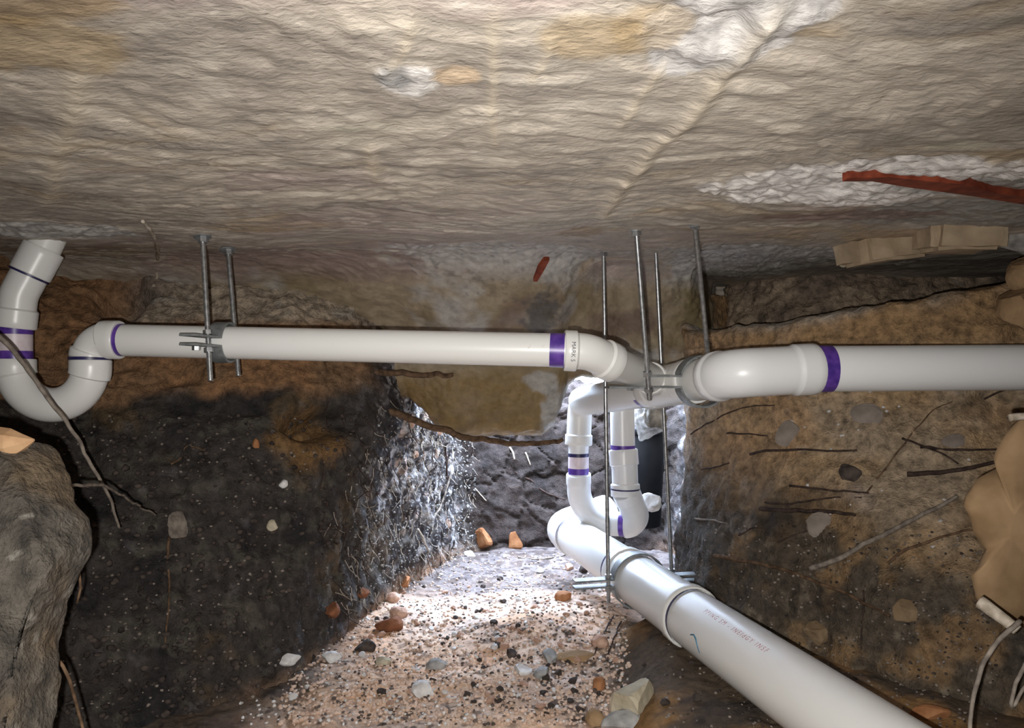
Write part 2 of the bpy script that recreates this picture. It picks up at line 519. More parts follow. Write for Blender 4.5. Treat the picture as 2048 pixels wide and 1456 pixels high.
# left and rear of the pit: rows at z = .34, .1, -.1, -.4, -.75
zl = [.40, .30, .12, -.08, -.40, -.78]
L_ctrl = [
    [(-1.15, -.95)] * 5 + [(-1.05, -.95)],
    [(-1.3, .2), (-1.3, .2), (-1.25, .2), (-1.2, .2), (-1.1, .2), (-1.0, .2)],
    [(-1.5, 1.2), (-1.45, 1.2), (-1.36, 1.15), (-1.28, 1.10), (-1.12, 1.0), (-.92, .85)],
    [(-1.28, 1.95), (-1.22, 1.85), (-1.12, 1.68), (-1.06, 1.58), (-.92, 1.38), (-.74, 1.16)],
    [(-.95, 2.1), (-.92, 1.98), (-.86, 1.78), (-.80, 1.66), (-.68, 1.50), (-.58, 1.32)],
    [(-.62, 2.2), (-.60, 2.05), (-.55, 1.86), (-.52, 1.76), (-.49, 1.62), (-.46, 1.50)],
    [(-.40, 2.35), (-.39, 2.25), (-.375, 2.04), (-.36, 1.95), (-.40, 1.88), (-.43, 1.82)],
    [(-.34, 2.5), (-.33, 2.4), (-.32, 2.25), (-.30, 2.2), (-.34, 2.18), (-.40, 2.15)],
    [(-.25, 2.8), (-.24, 2.75), (-.23, 2.65), (-.22, 2.6), (-.24, 2.55), (-.27, 2.5)],
    [(-.10, 3.12), (-.12, 3.06), (-.14, 3.02), (-.15, 2.98), (-.15, 2.92), (-.15, 2.84)],
    [(.25, 3.15), (.25, 3.12), (.25, 3.08), (.25, 3.04), (.25, 2.98), (.25, 2.9)],
    [(.60, 3.1), (.60, 3.06), (.60, 3.0), (.60, 2.95), (.58, 2.9), (.55, 2.85)],
    [(.80, 2.7), (.78, 2.7), (.74, 2.68), (.70, 2.66), (.64, 2.64), (.60, 2.62)],
    [(.74, 2.42), (.72, 2.40), (.68, 2.36), (.64, 2.34), (.58, 2.32), (.52, 2.3)],
    [(.95, 2.22), (.95, 2.18), (.94, 2.10), (.93, 2.08), (.92, 2.08), (.9, 2.08)],
    [(1.6, 2.20), (1.6, 2.14), (1.6, 2.08), (1.6, 2.05), (1.6, 2.05), (1.6, 2.05)],
    [(1.72, 1.4)] * 6,
    [(1.72, -.95)] * 6,
]
Gl = wall_grid(L_ctrl, 1060, 300, zl)
rim_ = sm(2.45, 2.75, Gl[:, :1, 1]) * sm(.64, .50, Gl[:, :1, 0])  # unseen back rim lowered to let daylight reach farther forward
zz_ = Gl[:, :, 2] - CZ
Gl[:, :, 2] = CZ + np.where(zz_ > -.15, -.15 + (zz_ + .15) * (1 - .82 * rim_), zz_)
Nl = grid_normals(Gl)
if Nl[300, 100, 1] > 0: Nl = -Nl
p = Gl.reshape(-1, 3); n_ = Nl.reshape(-1, 3)
zrel = p[:, 2] - CZ
rec = sm(.66, .70, p[:, 0]) * sm(2.62, 2.5, p[:, 1])
wob_ = .09 * fbm(p, 9, 4, 59) - .10 * sm(-.25, -.6, zrel)
pitL = sm(-.44, -.33, p[:, 0] + wob_ * .6) * sm(1.80, 2.06, p[:, 1] - wob_ * 1.4) * (1 - rec)              # daylit pit side
backw = sm(2.72, 2.92, p[:, 1])
d1, dg, cv = cells_where(p + .045 * np.stack([fbm(p, 9, 3, 1), fbm(p, 9, 3, 2), fbm(p, 9, 3, 3)], 1), backw, (9, 9, 7), 12)
d1b, dgb, cvb = cells_where(p, pitL * (1 - backw), 34, 15)
disp = .035 * fbm(p, 3.5, 4, 50) + .014 * fbm(p, 16, 4, 51)
disp += (1 - pitL) * (.013 * ridge(p, (22, 22, 14), 3, 52) + .013 * fbm(p, 34, 4, 58, .6))
disp += pitL * (1 - backw) * (.024 * fbm(p, (30, 30, 18), 5, 53, .6) + .014 * (.5 - d1b))
disp += backw * (.012 * sm(0, .09, dg) - .012 + .022 * cv + .016 * fbm(p, 18, 4, 57))
disp -= .09 * blob(p, P(640, 850, 1.76), (.10, .2, .045), 60, .3, 14, .5)         # hollow under the root
disp -= .07 * blob(p, P(205, 585, 1.75), (.08, .2, .05), 61, .3, 14, .5)          # hollow beside the trap
p2 = p + n_ * disp[:, None]
black = lin(60, 55, 52); brown = lin(136, 102, 72); dbrown = lin(114, 92, 70); mudg = lin(160, 146, 128)
col = np.tile(black, (len(p), 1))
col = mix(col, lin(40, 37, 38), sm(-.1, .4, fbm(p, 11, 5, 70)))
col = mix(col, lin(92, 76, 54), sm(.1, .5, fbm(p, 8, 5, 71)) * .75)
col = mix(col, lin(78, 74, 66), sm(.08, .35, fbm(p, 30, 4, 79)) * .75)
col = mix(col, lin(92, 88, 90), sm(.30, .6, fbm(p, 30, 4, 72)) * .4)
bz = zrel + .035 * fbm(p, 9, 4, 73)
band = sm(-.075, -.035, bz)
cb = mix(np.tile(brown, (len(p), 1)), dbrown, sm(-.1, .5, fbm(p, 7, 4, 74)) * .8)
col = mix(col, cb, band * (1 - pitL))
cm_ = mix(np.tile(mudg, (len(p), 1)), lin(96, 84, 78), sm(-.2, .4, fbm(p, 8, 5, 75)) * .8)
cm_ = mix(cm_, lin(150, 146, 138), sm(.25, .5, fbm(p, 20, 4, 76)) * .6)
up = sm(.085, .13, zrel + .03 * fbm(p, 8, 3, 77)) * sm(-1.02, -.90, p[:, 0])
col = mix(col, cm_, up * (1 - pitL))
m = blob(p, P(620, 880, 1.78), (.075, .3, .10), 78, .4, 16, .4)
col = mix(col, lin(122, 92, 56), m * .8)
# rooty grey pit side
cg = mix(np.tile(lin(60, 56, 58), (len(p), 1)), lin(198, 196, 196), sm(-.02, .28, fbm(p, (60, 60, 34), 5, 80, .65)) * .9)
cg = mix(cg, lin(190, 160, 140), sm(.28, .5, fbm(p, 22, 4, 81)) * .6)
cg = mix(cg, lin(40, 36, 38), sm(.0, .35, fbm(p, (18, 18, 10), 5, 82)) * .85)
col = mix(col, cg, pitL * (1 - backw))
ck = mix(np.tile(lin(56, 48, 45), (len(p), 1)), lin(38, 33, 32), sm(-.2, .4, fbm(p, 10, 4, 83)))
ck = mix(ck, lin(76, 66, 62), cv * .3)
col = mix(col, ck, backw)
# sandy toe
col = mix(col, lin(176, 140, 112), sm(-.60, -.68, zrel + .03 * fbm(p, 12, 3, 84)) * sm(-.62, -.45, p[:, 0]) * .7 * (1 - backw))
cr_ = mix(np.tile(lin(150, 132, 112), (len(p), 1)), lin(112, 98, 86), sm(-.2, .4, fbm(p, 9, 4, 86)))
col = mix(col, cr_, rec)
spk = sm(.56, .66, fbm(p, 90, 2, 85)) * 0 * (1 - backw)
col = mix(col, lin(150, 145, 140), spk * .35)
wall_left = struct(surface('wall_left', p2.reshape(Gl.shape), col, M['earth']), 'dark earth wall with a brown clay band, wrapping round the daylit pit')

# right wall: rows from the ledge top back edge down
R_ctrl = []
for top, mid, bot, zt in (((.62, 2.34), (.60, 2.3), (.52, 2.26), .24),
                          ((.50, 2.12), (.475, 2.04), (.42, 1.96), .12),
                          ((.62, 1.86), (.575, 1.77), (.47, 1.58), .115),
                          ((.78, 1.72), (.73, 1.63), (.58, 1.38), .14),
                          ((.96, 1.62), (.90, 1.54), (.70, 1.18), .165),
                          ((1.12, 1.54), (1.06, 1.46), (.80, 1.0), .20),
                          ((1.22, 1.2), (1.14, 1.1), (.86, .7), .21),
                          ((1.22, .3), (1.12, .3), (.92, .2), .2),
                          ((1.22, -.95), (1.12, -.95), (.95, -.95), .2)):
    t_, m_, b_ = np.array(top), np.array(mid), np.array(bot)
    outw = np.array([.6, .75])
    R_ctrl.append([(*(t_ + outw * 1.0), zt - .05), (*(t_ + outw * .35), zt - .02), (*t_, zt), (*(t_ * .6 + m_ * .4), zt - .06), (*m_, -.12), (*(m_ * .45 + b_ * .55), -.42), (*b_, -.80)])
Gr = wall_grid(R_ctrl, 620, 330, None)
Nr = grid_normals(Gr)
if Nr[300, 220, 0] > 0: Nr = -Nr
p = Gr.reshape(-1, 3); n_ = Nr.reshape(-1, 3)
zrel = p[:, 2] - CZ
disp = .028 * fbm(p, 4, 4, 150) + .010 * fbm(p, 14, 4, 151) + .005 * ridge(p, (20, 20, 30), 3, 152)
low = sm(-.24, -.40, zrel + .10 * fbm(p, 5, 4, 153) + .06 * (1.3 - p[:, 1]))
disp += low * (.012 * (.5 - cells_where(p, low, 26, 154)[0]) + .006 * fbm(p, 40, 3, 155))
p2 = p + n_ * disp[:, None]
clay = lin(160, 134, 102); clay2 = lin(152, 135, 114); clay3 = lin(170, 137, 102)
col = np.tile(clay, (len(p), 1))
col = mix(col, clay2, sm(-.2, .4, fbm(p, 6, 5, 160)))
col = mix(col, clay3, sm(.1, .5, fbm(p, 5, 4, 161)) * .7)
col = mix(col, lin(116, 94, 70), sm(.15, .5, fbm(p, 9, 5, 162)) * .7)
col = mix(col, lin(168, 152, 138), sm(.34, .55, fbm(p, 13, 4, 163)) * .6)
dkc = mix(np.tile(lin(70, 64, 56), (len(p), 1)), lin(132, 104, 72), sm(.02, .4, fbm(p, 16, 5, 164)) * .75)
dkc = mix(dkc, lin(40, 37, 36), sm(.0, .5, fbm(p, 8, 4, 165)) * .9)
dkc = mix(dkc, lin(120, 112, 100), sm(.35, .55, fbm(p, 34, 3, 166)) * .6)
col = mix(col, dkc, low * .92)
far = sm(1.62, 1.95, p[:, 1]) * sm(-.10, -.28, zrel + .05 * fbm(p, 8, 3, 167))
col = mix(col, lin(58, 52, 48), far * .8)
upr = sm(.02, .09, zrel)
col = mix(col, lin(144, 114, 80), upr * .7)
rim = np.exp(-((zrel - np.interp(p[:, 0], [.45, .62, .78, .96, 1.12], [.12, .115, .14, .165, .20])) / .014) ** 2) * sm(-.3, .3, fbm(p, 9, 3, 168))
col = mix(col, lin(176, 172, 164), rim * .85)
m = blob(p, P(1920, 640, 1.22), (.025, .2, .05), 169, .4, 30, .4)
col = mix(col, lin(170, 164, 154), m * .7)
col = mix(col, lin(196, 186, 172), sm(.54, .62, fbm(p, 70, 2, 170)) * 0)
wall_right = struct(surface('wall_right', p2.reshape(Gr.shape), col, M['earth']), 'brown clay wall with roots on the right')

# end of the tunnel behind the camera
me = bpy.data.meshes.new('wall_rear')
me.from_pydata([(-1.9, -.92, -.2), (2.2, -.92, -.2), (2.2, -.92, 1.3), (-1.9, -.92, 1.3), (-1.9, -.98, -.2), (2.2, -.98, -.2), (2.2, -.98, 1.3), (-1.9, -.98, 1.3)], [],
               [(0, 1, 2, 3), (7, 6, 5, 4), (0, 4, 5, 1), (1, 5, 6, 2), (2, 6, 7, 3), (3, 7, 4, 0)])
wall_rear = struct(link_mesh('wall_rear', me, noisy_mat('rear_earth', (.06, .045, .03), (.16, .12, .08), 12, .9), smooth=False), 'earth end of the tunnel behind the camera')

# ------------------------------------------------------------------ floor
fx = np.concatenate([np.linspace(-1.4, -.8, 40, endpoint=False), np.linspace(-.8, .75, 520, endpoint=False), np.linspace(.75, 1.5, 40)])
fy_ = np.concatenate([np.linspace(-1, .9, 50, endpoint=False), np.linspace(.9, 2.95, 560), np.linspace(2.96, 3.3, 10)])
X, Y = np.meshgrid(fx, fy_, indexing='ij')
q = np.stack([X.ravel(), Y.ravel(), 0 * X.ravel()], 1)
z = -.635 - .05 * sm(1.3, 2.9, q[:, 1])
z += .045 * blob(q, (.13, 1.95, 0), (.30, .34, 1), 200, .2, 5, .9)                 # sand heap in the daylight
z += .075 * sm(.16, .30, q[:, 0] - .16 * (q[:, 1] - 1.4) + .03 * fbm(q, 6, 3, 201)) * sm(1.92, 1.72, q[:, 1])   # ledge under the low pipe
z += .018 * fbm(q, 5, 4, 202) + .007 * fbm(q, 22, 4, 203)
peb = cells_where(q, sm(1.1, 1.2, q[:, 1]) * sm(.75, .65, np.abs(q[:, 0])), (48, 48, 1), 204)
z += .006 * np.clip(.5 - peb[0], 0, 1) * sm(-.2, .3, fbm(q, 7, 3, 205))
Gf = np.stack([X, Y, z.reshape(X.shape) + CZ], 2)
p = Gf.reshape(-1, 3)
sand = lin(224, 196, 174); sand2 = lin(210, 176, 148); dsp = lin(84, 72, 66)
col = mix(np.tile(sand, (len(p), 1)), sand2, sm(-.2, .4, fbm(q, 8, 4, 210)))
col = mix(col, lin(214, 164, 124), sm(.2, .5, fbm(q, 6, 4, 211)) * .6)
ash = sm(.0, .45, fbm(q, 9, 4, 212) + .5 * sm(2.3, 2.75, q[:, 1]) + .45 * sm(1.55, 1.25, q[:, 1]) * sm(.2, -.3, q[:, 0]))
col = mix(col, lin(150, 138, 132), ash * .5)
col = mix(col, dsp, sm(.18, .36, fbm(q, 46, 3, 213)) * (.5 + .4 * ash))
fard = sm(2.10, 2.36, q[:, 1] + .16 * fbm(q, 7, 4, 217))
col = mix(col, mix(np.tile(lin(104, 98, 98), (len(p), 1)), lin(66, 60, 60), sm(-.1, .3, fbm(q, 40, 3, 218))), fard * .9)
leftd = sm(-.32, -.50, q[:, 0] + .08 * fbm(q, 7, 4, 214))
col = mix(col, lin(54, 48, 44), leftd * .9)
led = sm(.13, .22, q[:, 0] - .16 * (q[:, 1] - 1.4) + .03 * fbm(q, 6, 3, 201)) * sm(1.95, 1.80, q[:, 1])
cl = mix(np.tile(lin(74, 64, 52), (len(p), 1)), lin(136, 104, 66), sm(-.1, .3, fbm(q, 8, 4, 215)))
cl = mix(cl, lin(48, 44, 42), sm(.1, .4, fbm(q, 12, 4, 216)) * .8)
col = mix(col, cl, led * .95)  # brown ledge earth, with its shade from the daylight painted into the dark tones
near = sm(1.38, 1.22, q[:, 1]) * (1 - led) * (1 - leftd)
col = mix(col, lin(210, 180, 158), near * .5)  # front sand painted paler in place of stronger light there
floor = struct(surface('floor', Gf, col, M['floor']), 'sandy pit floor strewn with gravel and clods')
EARTH = ['wall_left', 'wall_right', 'floor']


# ------------------------------------------------------------------ pipe builder
def frames(path):
    path = [Vector(v) for v in path]
    T = []
    for i in range(len(path)):
        a = path[max(i - 1, 0)]; b = path[min(i + 1, len(path) - 1)]
        T.append((b - a).normalized())
    ref = Vector((0, 0, 1)) if abs(T[0].z) < .9 else Vector((0, 1, 0))
    n = (ref - T[0] * ref.dot(T[0])).normalized()
    out = []
    for t in T:
        n = (n - t * n.dot(t)).normalized()
        out.append((t, n, t.cross(n)))
    return path, out


def tube_mesh(name, path, rad, seg=28, cap=True):
    path, fr = frames(path)
    if np.isscalar(rad): rad = [rad] * len(path)
    V, Fc = [], []
    ang = [2 * math.pi * k / seg for k in range(seg)]
    for c, (t, n, b), r in zip(path, fr, rad):
        V += [c + n * (r * math.cos(a)) + b * (r * math.sin(a)) for a in ang]
    for i in range(len(path) - 1):
        for k in range(seg):
            k2 = (k + 1) % seg
            Fc.append((i * seg + k, i * seg + k2, (i + 1) * seg + k2, (i + 1) * seg + k))
    if cap:
        Fc.append(tuple(range(seg - 1, -1, -1)))
        o = (len(path) - 1) * seg
        Fc.append(tuple(range(o, o + seg)))
    me = bpy.data.meshes.new(name)
    me.from_pydata([tuple(v) for v in V], [], Fc)
    me.update()
    return me


def fillet(points, R, step=.004):
    """polyline with rounded corners, densely sampled"""
    pts_ = [Vector(v) for v in points]
    if np.isscalar(R): R = [R] * len(pts_)
    out = [pts_[0]]
    for i in range(1, len(pts_) - 1):
        a, b, c = pts_[i - 1], pts_[i], pts_[i + 1]
        u_, v_ = (a - b).normalized(), (c - b).normalized()
        th = u_.angle(v_)
        tl = min(R[i] / math.tan(th / 2), (a - b).length * .98, (c - b).length * .98)
        r = tl * math.tan(th / 2)
        cen = b + (u_ + v_).normalized() * (r / math.sin(th / 2))
        s, e = b + u_ * tl, b + v_ * tl
        k = max(4, int(r * (math.pi - th) / step))
        ax = (s - cen).cross(e - cen).normalized()
        for j in range(k + 1):
            out.append(cen + Matrix.Rotation((math.pi - th) * j / k, 3, ax) @ (s - cen))
    out.append(pts_[-1])
    # even sampling
    res = [out[0]]
    for v in out[1:]:
        d = (v - res[-1]).length
        if d < 1e-5: continue
        k = max(1, int(d / .012))
        a = res[-1].copy()
        for j in range(1, k + 1): res.append(a.lerp(v, j / k))
    return res


def fitting(name, points, R, r, parent, hub0=.03, hub1=.03, hr=.0065, mat=None, taper=None):
    """an elbow / bend / coupling: rounded path with wider hubs at its ends"""
    path = fillet(points, R)
    s = [0]
    for a, b in zip(path, path[1:]): s.append(s[-1] + (b - a).length)
    L = s[-1]

    def at(d):
        for i in range(len(s) - 1):
            if s[i + 1] >= d:
                return path[i].lerp(path[i + 1], (d - s[i]) / max(s[i + 1] - s[i], 1e-9))
        return path[-1]
    marks = set()
    if hub0: marks |= {hub0 - .0008, hub0 + .003, .002}
    if hub1: marks |= {L - hub1 + .0008, L - hub1 - .003, L - .002}
    ds = sorted(set(s) | {m_ for m_ in marks if 0 < m_ < L})

    def rad(d):
        e = r + .0025
        if hub0 and d <= hub0: e = r + hr - (.0015 if d < .001 else 0)
        if hub1 and d >= L - hub1: e = r + hr - (.0015 if d > L - .001 else 0)
        return e
    me = tube_mesh(name, [at(d) for d in ds], [rad(d) for d in ds])
    o = link_mesh(name, me, mat or M['pvc'], parent)
    return o


def auto_smooth(o, ang=40):
    """sharp edges for hubs, flat ends and plates"""
    me = o.data
    bm = bmesh.new(); bm.from_mesh(me)
    for e in bm.edges:
        if len(e.link_faces) == 2 and e.calc_face_angle(0) > math.radians(ang): e.smooth = False
    bm.to_mesh(me); bm.free()
    return o


def pipe(name, a, b, r, parent, mat=None):
    a, b = Vector(a), Vector(b)
    k = max(2, int((b - a).length / .03))
    return auto_smooth(link_mesh(name, tube_mesh(name, [a.lerp(b, i / k) for i in range(k + 1)], r, 40), mat or M['pvc'], parent))


def band(a, b, r, parent, mat='primer', name='primer_gap_band', tilt=None):
    a, b = Vector(a), Vector(b)
    me = tube_mesh(name, [a, a.lerp(b, .5), b], r, 40, cap=False)
    if tilt is not None:
        ax = (b - a).normalized()
        for v in me.vertices:
            q_ = v.co - a
            v.co += ax * (tilt * (q_.dot(Vector((0, -1, 0))) + .02 * math.sin(q_.z * 160)))
    return link_mesh(name, me, M[mat], parent)


def thing(name, loc, label, cat, group=None):
    o = bpy.data.objects.new(name, None)
    o.empty_display_size = .05
    COL.objects.link(o)
    return tag(o, label, cat, group)


# ------------------------------------------------------------------ upper drain line: trap on the left, run, wye, elbow and pipe to the right
UP = thing('drain_line', None, 'white plastic drain line with a looped trap, hung high under the slab', 'drain pipe')
r2 = .0301
pipe('pipe_stub', P(118, 430, 1.445), P(76, 522, 1.43), r2, UP)
auto_smooth(fitting('elbow', [P(88, 497, 1.433), P(37, 590, 1.42), P(29, 656, 1.42)], .07, r2, UP, .055, .034))
b1 = P(62, 548, 1.427); b2 = P(59, 553, 1.426)
dirv = (P(37, 590, 1.42) - P(88, 497, 1.433)).normalized()
c0 = P(88, 497, 1.433) + dirv * .0555
band(c0, c0 + dirv * .004, r2 + .0055, UP, 'primer_gap')
pipe('pipe', P(29, 645, 1.42), P(29, 728, 1.42), r2, UP, M['primer_pale'])
band(P(29, 655.5, 1.42), P(29, 669, 1.42), r2 + .0006, UP)
band(P(29, 702, 1.42), P(29, 719, 1.42), r2 + .0006, UP)
auto_smooth(fitting('return_bend', [P(29, 718, 1.42), P(29, 810, 1.42), P(181, 810, 1.42), P(181, 720, 1.42)], .0718, r2, UP, .032, .032))
pipe('pipe_nipple', P(181, 727, 1.42), P(181, 712, 1.42), r2, UP, M['primer_gap'])
auto_smooth(fitting('elbow', [P(181, 715, 1.42), P(181, 679, 1.42), P(241, 680, 1.418)], .034, r2, UP, .012, .030))
band(P(180, 719.5, 1.42), P(180, 714, 1.42), r2 + .0068, UP, 'primer_gap')
pipe('pipe', P(225, 680, 1.418), P(1140, 701, 1.336), r2, UP)
band(P(240, 680, 1.417), P(250, 680.2, 1.416), r2 + .0006, UP)
band(P(1100, 700, 1.339), P(1129, 701, 1.337), r2 + .0006, UP)
E1 = [P(1128, 701, 1.337), P(1176, 703, 1.338), P(1228, 727, 1.37)]
auto_smooth(fitting('elbow', E1, .05, r2, UP, .022, .027))
pipe('pipe_stub', P(1205, 717, 1.355), P(1345, 775, 1.72), r2 + .001, UP)
auto_smooth(fitting('wye_branch', [P(1300, 756, 1.585), P(1345, 775, 1.72)], .05, r2, UP, .03, 0, .005))
# printed size on the elbow hub
C0 = P(1466, 747, 1.385)                      # corner of the big elbow
gdir = (P(1163, 804, 2.235) - C0).normalized()
r3 = .0430
pipe('pipe', P(2420, 732, 1.40), P(1600, 738, 1.405), r3, UP, M['pvc_clean'])
auto_smooth(fitting('elbow', [P(1629, 738, 1.405), C0, C0 + gdir * .068], .045, r3, UP, .043, .022, .0055, M['pvc_clean']))
band(P(1628, 738, 1.405), P(1661, 737.6, 1.405), r3 + .0007, UP)
GE = P(1160, 804, 2.235)
pipe('pipe', C0 + gdir * .06, GE - gdir * .02, r3 * .98, UP)
w0 = C0 + gdir * .25
auto_smooth(fitting('wye', [w0 - gdir * .10, w0 + gdir * .12], .05, r3, UP, .04, .04, .0045))
band(w0 + gdir * .122, w0 + gdir * .145, r3 + .0006, UP)
auto_smooth(fitting('elbow', [GE - gdir * .10, GE, P(1157, 890, 2.235)], .05, .034, UP, .03, .03))
cE = GE - gdir * .098
band(cE, cE - gdir * .003, .0415, UP, 'primer_gap')

# ------------------------------------------------------------------ rear trap in the pit
RT = thing('drain_trap', None, 'pale plastic risers joined by a low bend, in the daylit pit', 'drain pipe')
pipe('pipe', P(1157, 880, 2.235), P(1157, 965, 2.235), r2, RT, M['pvc_clean'])
band(P(1157, 906, 2.235), P(1157, 913, 2.235), r2 + .0008, RT, 'primer_gap')
band(P(1157, 913, 2.235), P(1157, 936, 2.235), r2 + .0006, RT, 'primer_pale')
band(P(1157, 936, 2.235), P(1157, 948, 2.235), r2 + .0008, RT)
auto_smooth(fitting('sweep_bend', [P(1157, 948, 2.235), P(1160, 1046, 2.26), P(1238, 1048, 2.23)], .10, r2 + .003, RT, .03, .0, .004, M['pvc_clean']))
pipe('pipe', P(1215, 1047, 2.24), P(1262, 1049, 2.22), .036, RT, M['pvc_clean'])
band(P(1240, 1048, 2.23), P(1250, 1048.6, 2.225), .0368, RT)
auto_smooth(fitting('elbow', [P(1249, 1048.5, 2.226), P(1280, 1049, 2.215), P(1252, 985, 2.19)], .05, .037, RT, .018, .03, .004, M['pvc_clean']))
auto_smooth(fitting('coupling', [P(1251, 992, 2.19), P(1249, 930, 2.195)], .05, .0355, RT, .034, .0, .007, M['pvc_clean']))
band(P(1250, 979, 2.19), P(1250, 976, 2.19), .0430, RT, 'primer_gap')
auto_smooth(fitting('coupling', [P(1249, 936, 2.195), P(1246, 899, 2.20)], .05, .036, RT, .0, .045, .0065, M['pvc_clean']))
pipe('pipe', P(1246, 915, 2.20), P(1240, 560, 2.24), .0355, RT, M['pvc_clean'])
band(P(1246, 898.5, 2.20), P(1246, 890, 2.20), .0362, RT)

# ------------------------------------------------------------------ low sewer pipe
LP = thing('sewer_pipe', None, 'large white sewer pipe running from the lower right corner back into the pit', 'drain pipe')
r4 = .0572
LA = P(1145, 1070, 2.34)
ldir = Vector((-.21, 1, -.015)).normalized()


def lp(d):                                     # point on the axis at distance d from the lens plane
    return LA + ldir * ((d - LA.y) / ldir.y)


pipe('pipe', lp(.45), lp(2.36), r4, LP)
auto_smooth(fitting('elbow', [lp(2.32), lp(2.45), lp(2.45) + Vector((.16, .10, .03))], .06, r4, LP, .05, .03, .006, M['pvc_clean']))
band(lp(2.318), lp(2.312), r4 + .0035, LP, 'primer_gap')
auto_smooth(fitting('coupling', [lp(1.885), lp(1.51)], .05, r4, LP, .03, .03, .0065))
band(lp(1.508), lp(1.500), r4 + .0022, LP, 'primer_gap')
band(lp(1.905), lp(1.888), r4 + .0012, LP, 'primer_gap')


def wrap_text(body, size, origin, axis, up, r, parent, mat, name='print', spacing=1.0, turn=False):
    """flat print laid on a pipe: origin is on the pipe axis, up points at the print's middle"""
    cu = bpy.data.curves.new('print_text', 'FONT')
    cu.body = body; cu.size = size; cu.space_character = spacing
    cu.resolution_u = 3
    tmp = bpy.data.objects.new('print_text', cu)
    COL.objects.link(tmp)
    dg = bpy.context.evaluated_depsgraph_get()
    me = bpy.data.meshes.new_from_object(tmp.evaluated_get(dg))
    bpy.data.objects.remove(tmp); bpy.data.curves.remove(cu)
    axis = axis.normalized(); up = (up - axis * up.dot(axis)).normalized(); side = axis.cross(up)
    for v in me.vertices:
        x_, y_ = (v.co.y, v.co.x) if turn else (v.co.x, -v.co.y)
        th = y_ / r
        v.co = origin + axis * x_ + up * (r * math.cos(th)) + side * (r * math.sin(th))
    me.materials.clear()
    return link_mesh(name, me, mat, parent, smooth=False)


upv = Vector((-.30, -.55, .62))
wrap_text('P P I N G   S M   -   I N E I d G Y   I N S F', .0135, lp(1.40), -ldir, upv, r4 + .0005, LP, M['ink_red'], spacing=.95)
# blue hand-drawn tick
tk = [(0, 0), (.012, -.004), (.022, 0), (.030, .012), (.034, .022)]
a_ = -ldir; o_ = lp(1.40); u1 = (Vector((-.55, -.72, .10)) - a_ * Vector((-.55, -.72, .10)).dot(a_)).normalized(); s1 = a_.cross(u1)
link_mesh('marker_tick', tube_mesh('marker_tick', [o_ + a_ * x + (u1 * math.cos(y / r4) + s1 * math.sin(y / r4)) * (r4 + .0002) for x, y in tk], [.0012, .0016, .0018, .0014, .0008], 8), M['ink_blue'], LP)
tk = [(0, -.03), (.004, -.012), (.006, 0), (.014, .014), (.016, .026)]
a_ = Vector((-1, 0, 0)); o_ = P(2046, 733.6, 1.402); u1 = Vector((0, -1, .1)).normalized(); s1 = a_.cross(u1)
link_mesh('marker_tick', tube_mesh('marker_tick', [o_ + a_ * (x - .012) + (u1 * math.cos(y / r3) - s1 * math.sin(y / r3)) * (r3 + .0002) for x, y in tk], .0016, 8), M['ink_blue'], UP)
ha = (P(1150, 702, 1.337) - P(1128, 701, 1.337)).normalized()
me = wrap_text('MARK 5', .0105, P(1140, 701.6, 1.337), ha, Vector((0, -1, .45)), r2 + .0070, UP, M['ink_black'], turn=True)

# ------------------------------------------------------------------ hangers: riser clamps on threaded rods
def strap_mesh(name, c, a, e, r, La, Lb, sign, width=.028, th=.004, gap=.006, droop=0.0):
    a, e = a.normalized(), e.normalized()
    up = Vector((0, 0, 1))
    prof_ = [(-La, gap + droop), (-(r + .02), gap)]
    a0 = math.asin(min(.95, gap / (r + .004)))
    k = 18
    for i in range(k + 1):
        t = math.pi - a0 - (math.pi - 2 * a0) * i / k
        prof_.append(((r + .004) * math.cos(t), (r + .004) * math.sin(t)))
    prof_ += [(r + .02, gap), (Lb, gap + droop)]
    V, Fc = [], []
    n = len(prof_)
    for i, (x, z_) in enumerate(prof_):
        x0, z0 = prof_[max(i - 1, 0)]; x1, z1 = prof_[min(i + 1, n - 1)]
        t = Vector((x1 - x0, z1 - z0)).normalized(); nx, nz = -t.y, t.x
        for (w, h) in ((-.5, 0), (.5, 0), (.5, 1), (-.5, 1)):
            V.append(c + e * (x + nx * th * h) + up * (sign * (z_ + nz * th * h)) + a * (w * width))
    for i in range(n - 1):
        for k in range(4):
            k2 = (k + 1) % 4
            Fc.append((i * 4 + k, i * 4 + k2, i * 4 + 4 + k2, i * 4 + 4 + k))
    Fc += [(3, 2, 1, 0), tuple(range(n * 4 - 4, n * 4))]
    me = bpy.data.meshes.new(name)
    me.from_pydata([tuple(v) for v in V], [], Fc)
    bm = bmesh.new(); bm.from_mesh(me); bmesh.ops.recalc_face_normals(bm, faces=bm.faces); bm.to_mesh(me); bm.free()
    return me


def hexnut(name, c, ax, parent, r=.0085, h=.008):
    ax = ax.normalized()
    me = tube_mesh(name, [c - ax * h / 2, c + ax * h / 2], r, 6)
    o = link_mesh(name, me, M['steel'], parent, smooth=False)
    return o


def rod(a, b, parent, r=.0047):
    a, b = Vector(a), Vector(b)
    # threaded: fine ridges along the rod
    L = (b - a).length
    k = int(L / .0024)
    path = [a.lerp(b, i / k) for i in range(k + 1)]
    o = link_mesh('rod', tube_mesh('rod', path, [r + (.00035 if i % 2 else -.00035) for i in range(k + 1)], 10), M['steel'], parent)
    ax = (b - a).normalized()
    hexnut('nut', a + ax * .006, ax, o, .0095, .011)
    me = tube_mesh('washer', [a - ax * .001, a + ax * .0012], .016, 20)
    link_mesh('washer', me, M['strap'], o, smooth=False)
    return o


